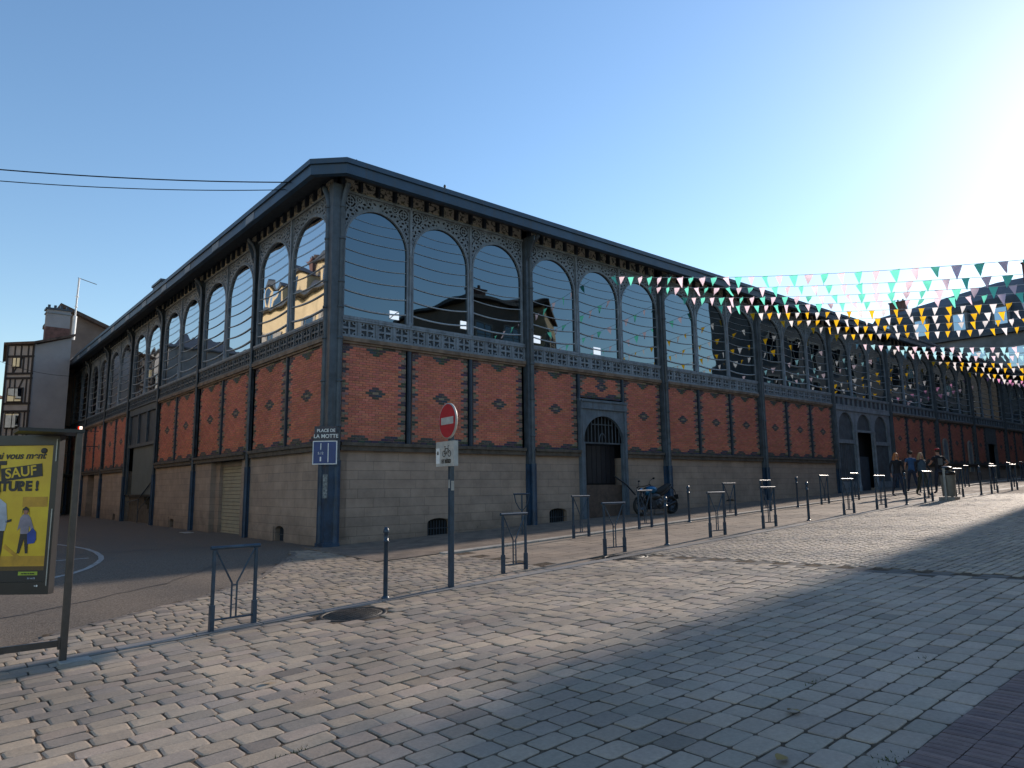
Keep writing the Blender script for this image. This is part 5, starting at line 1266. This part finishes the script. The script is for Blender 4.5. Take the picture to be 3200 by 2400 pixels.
# ------------------------------------------------------------------ bunting
fm = {}
def flagmesh(key, curl, w=.2, h=.3):
    vs = []; n = 5
    for j in range(n+1):
        t = j/n; hw = w/2*(1-t)+.004
        y = curl*(t**1.6)*.12; yy = curl*.02*math.sin(t*5)
        vs += [(-hw, y+yy, -h*t), (0, y-curl*.012, -h*t), (hw, y-yy, -h*t)]
    fs = [(j*3+i, j*3+i+1, (j+1)*3+i+1, (j+1)*3+i) for j in range(n) for i in range(2)]
    me = bpy.data.meshes.new('flag'); me.from_pydata(vs, [], fs); me.materials.append(FL[key])
    for p in me.polygons: p.use_smooth = True
    return me
for k_ in FL: fm[k_] = [flagmesh(k_, c) for c in (-1, -.3, .4, 1.1)]
rf_ = random.Random(11)
cordm = mat('white_cord', (.6, .58, .56), .7, bump=0)
words = {'T': 'turquoise', 'P': 'pink', 'Y': 'yellow', 'W': 'white', 'B': 'pale blue', 'M': 'magenta'}
# start on the facade (x, z at y=-.4), a second point it passes through, colours
STR = [((10.46, 9.03), (8.96, -13.23, 6.06), 'TP', .2), ((12.53, 8.99), (11.03, -12.73, 6.28), 'TP', .16), ((14.72, 8.94), (13.22, -12.2, 6.56), 'TP', .14), ((17.17, 8.98), (15.67, -11.62, 6.91), 'TP', .12),
       ((19.63, 9.04), (18.13, -11.03, 7.18), 'YW', .12), ((22.23, 9.06), (20.73, -10.4, 7.44), 'YW', .1), ((25.12, 9.14), (23.62, -9.71, 7.73), 'YW', .1), ((27.62, 9.11), (26.12, -9.09, 7.89), 'YW', .1),
       ((29.96, 8.94), (28.46, -8.45, 7.31), 'BP', .12), ((33.83, 9.1), (32.33, -7.51, 7.69), 'BW', .1), ((36.29, 9.12), (34.79, -6.92, 7.92), 'BP', .1), ((40.74, 9.11), (39.24, -5.83, 8.18), 'YW', .08),
       ((43.2, 9.09), (41.7, -5.21, 8.19), 'YW', .06), ((47.37, 9.04), (45.87, -4.17, 8.27), 'YW', .05), ((51.22, 9.03), (49.72, -3.22, 8.4), 'MW', .05), ((54.5, 9.03), (53, -3.2, 8.4), 'MP', .05)]
ordn = ['first', 'second', 'third', 'fourth']
seen = {}
for i, (a, b, cols, sag) in enumerate(STR):
    P0 = Vector((a[0], -.4, a[1])); P1 = Vector(b); d = P1-P0
    yend = -14.1 if P0.x < 29 else -8.9+.05
    if i == 7: yend = -14.1
    tt = (yend+.4)/d.y; E_ = P0+d*tt
    seen[cols] = seen.get(cols, 0)+1
    lab = f"string of {words[cols[0]]} and {words[cols[1]]} pennants, {['first','second','third','fourth','fifth','sixth','seventh'][seen[cols]-1]} of these colours from the corner"
    t = thing('bunting', lab, 'bunting', tuple(P0), 0, 'strings of pennants across the street')
    Lx = (E_-P0).length
    def pos(u): return (E_-P0)*u-Vector((0, 0, sag*4*u*(1-u)*tt))
    pts = [pos(k/30) for k in range(31)]; MB().tube(pts, .007, 5).build('cord', cordm, t)
    n = int(Lx/.46); ang = math.atan2(E_.y-P0.y, E_.x-P0.x)
    for k in range(n):
        u = (k+.8)/(n+.6); key = cols[k % 2]; me = rf_.choice(fm[key])
        f_ = bpy.data.objects.new('flag', me); link(f_); f_.parent = t; f_.location = pos(u)
        f_.rotation_euler = (rf_.gauss(.0, .16), rf_.gauss(0, .08), ang+rf_.gauss(0, .25)+.1)
        f_.scale = (rf_.uniform(.9, 1.12),)*3

# ------------------------------------------------------------------ camera, sun, sky
cam = bpy.data.cameras.new('camera'); co = bpy.data.objects.new('camera', cam); link(co); scene.camera = co
cam.sensor_width = 36; cam.lens = 2205.1/3200*36; cam.clip_end = 3000; cam.clip_start = .05
yaw, pitch, roll = .867721982, .144566899, -.0116503131
F_ = Vector((math.cos(pitch)*math.cos(yaw), math.cos(pitch)*math.sin(yaw), math.sin(pitch)))
R0 = Vector((math.sin(yaw), -math.cos(yaw), 0)); U0 = R0.cross(F_)
Rr = R0*math.cos(roll)+U0*math.sin(roll); Ur = -R0*math.sin(roll)+U0*math.cos(roll)
m4 = Matrix(((Rr.x, Ur.x, -F_.x, -8.26711565), (Rr.y, Ur.y, -F_.y, -17.10715636), (Rr.z, Ur.z, -F_.z, 1.48376), (0, 0, 0, 1)))
co.matrix_world = m4
EL, AZ = R(24), R(4)      # sun: height, and angle from +x towards +y
S = Vector((math.cos(EL)*math.cos(AZ), math.cos(EL)*math.sin(AZ), math.sin(EL)))
sl = bpy.data.lights.new('sun', 'SUN'); sl.energy = 4.3; sl.angle = R(1.4); sl.color = (1, .87, .74)
so = bpy.data.objects.new('sun', sl); link(so); so.rotation_euler = S.to_track_quat('Z', 'Y').to_euler(); so.location = (20, 0, 30)
w = bpy.data.worlds.new('World'); scene.world = w; w.use_nodes = True; t_ = w.node_tree
sk = t_.nodes.new('ShaderNodeTexSky'); sk.sky_type = 'NISHITA'; sk.sun_disc = False; sk.sun_elevation = EL; sk.sun_rotation = PI/2-AZ; sk.air_density = 1.25; sk.dust_density = .19; sk.ozone_density = 1.8
bg = t_.nodes['Background']; bg.inputs['Strength'].default_value = .15
hs_ = t_.nodes.new('ShaderNodeHueSaturation'); hs_.inputs['Saturation'].default_value = 1.12; hs_.inputs['Value'].default_value = 1.08
tm_ = t_.nodes.new('ShaderNodeMix'); tm_.data_type = 'RGBA'; tm_.blend_type = 'MULTIPLY'; tm_.inputs[0].default_value = 1; tm_.inputs[7].default_value = (.935, .945, .985, 1)   # white balance of the air colour
t_.links.new(sk.outputs[0], tm_.inputs[6]); t_.links.new(tm_.outputs[2], hs_.inputs['Color']); t_.links.new(hs_.outputs[0], bg.inputs[0])
scene.view_settings.view_transform = 'Standard'; scene.view_settings.look = 'None'; scene.view_settings.exposure = .3; scene.view_settings.gamma = 1
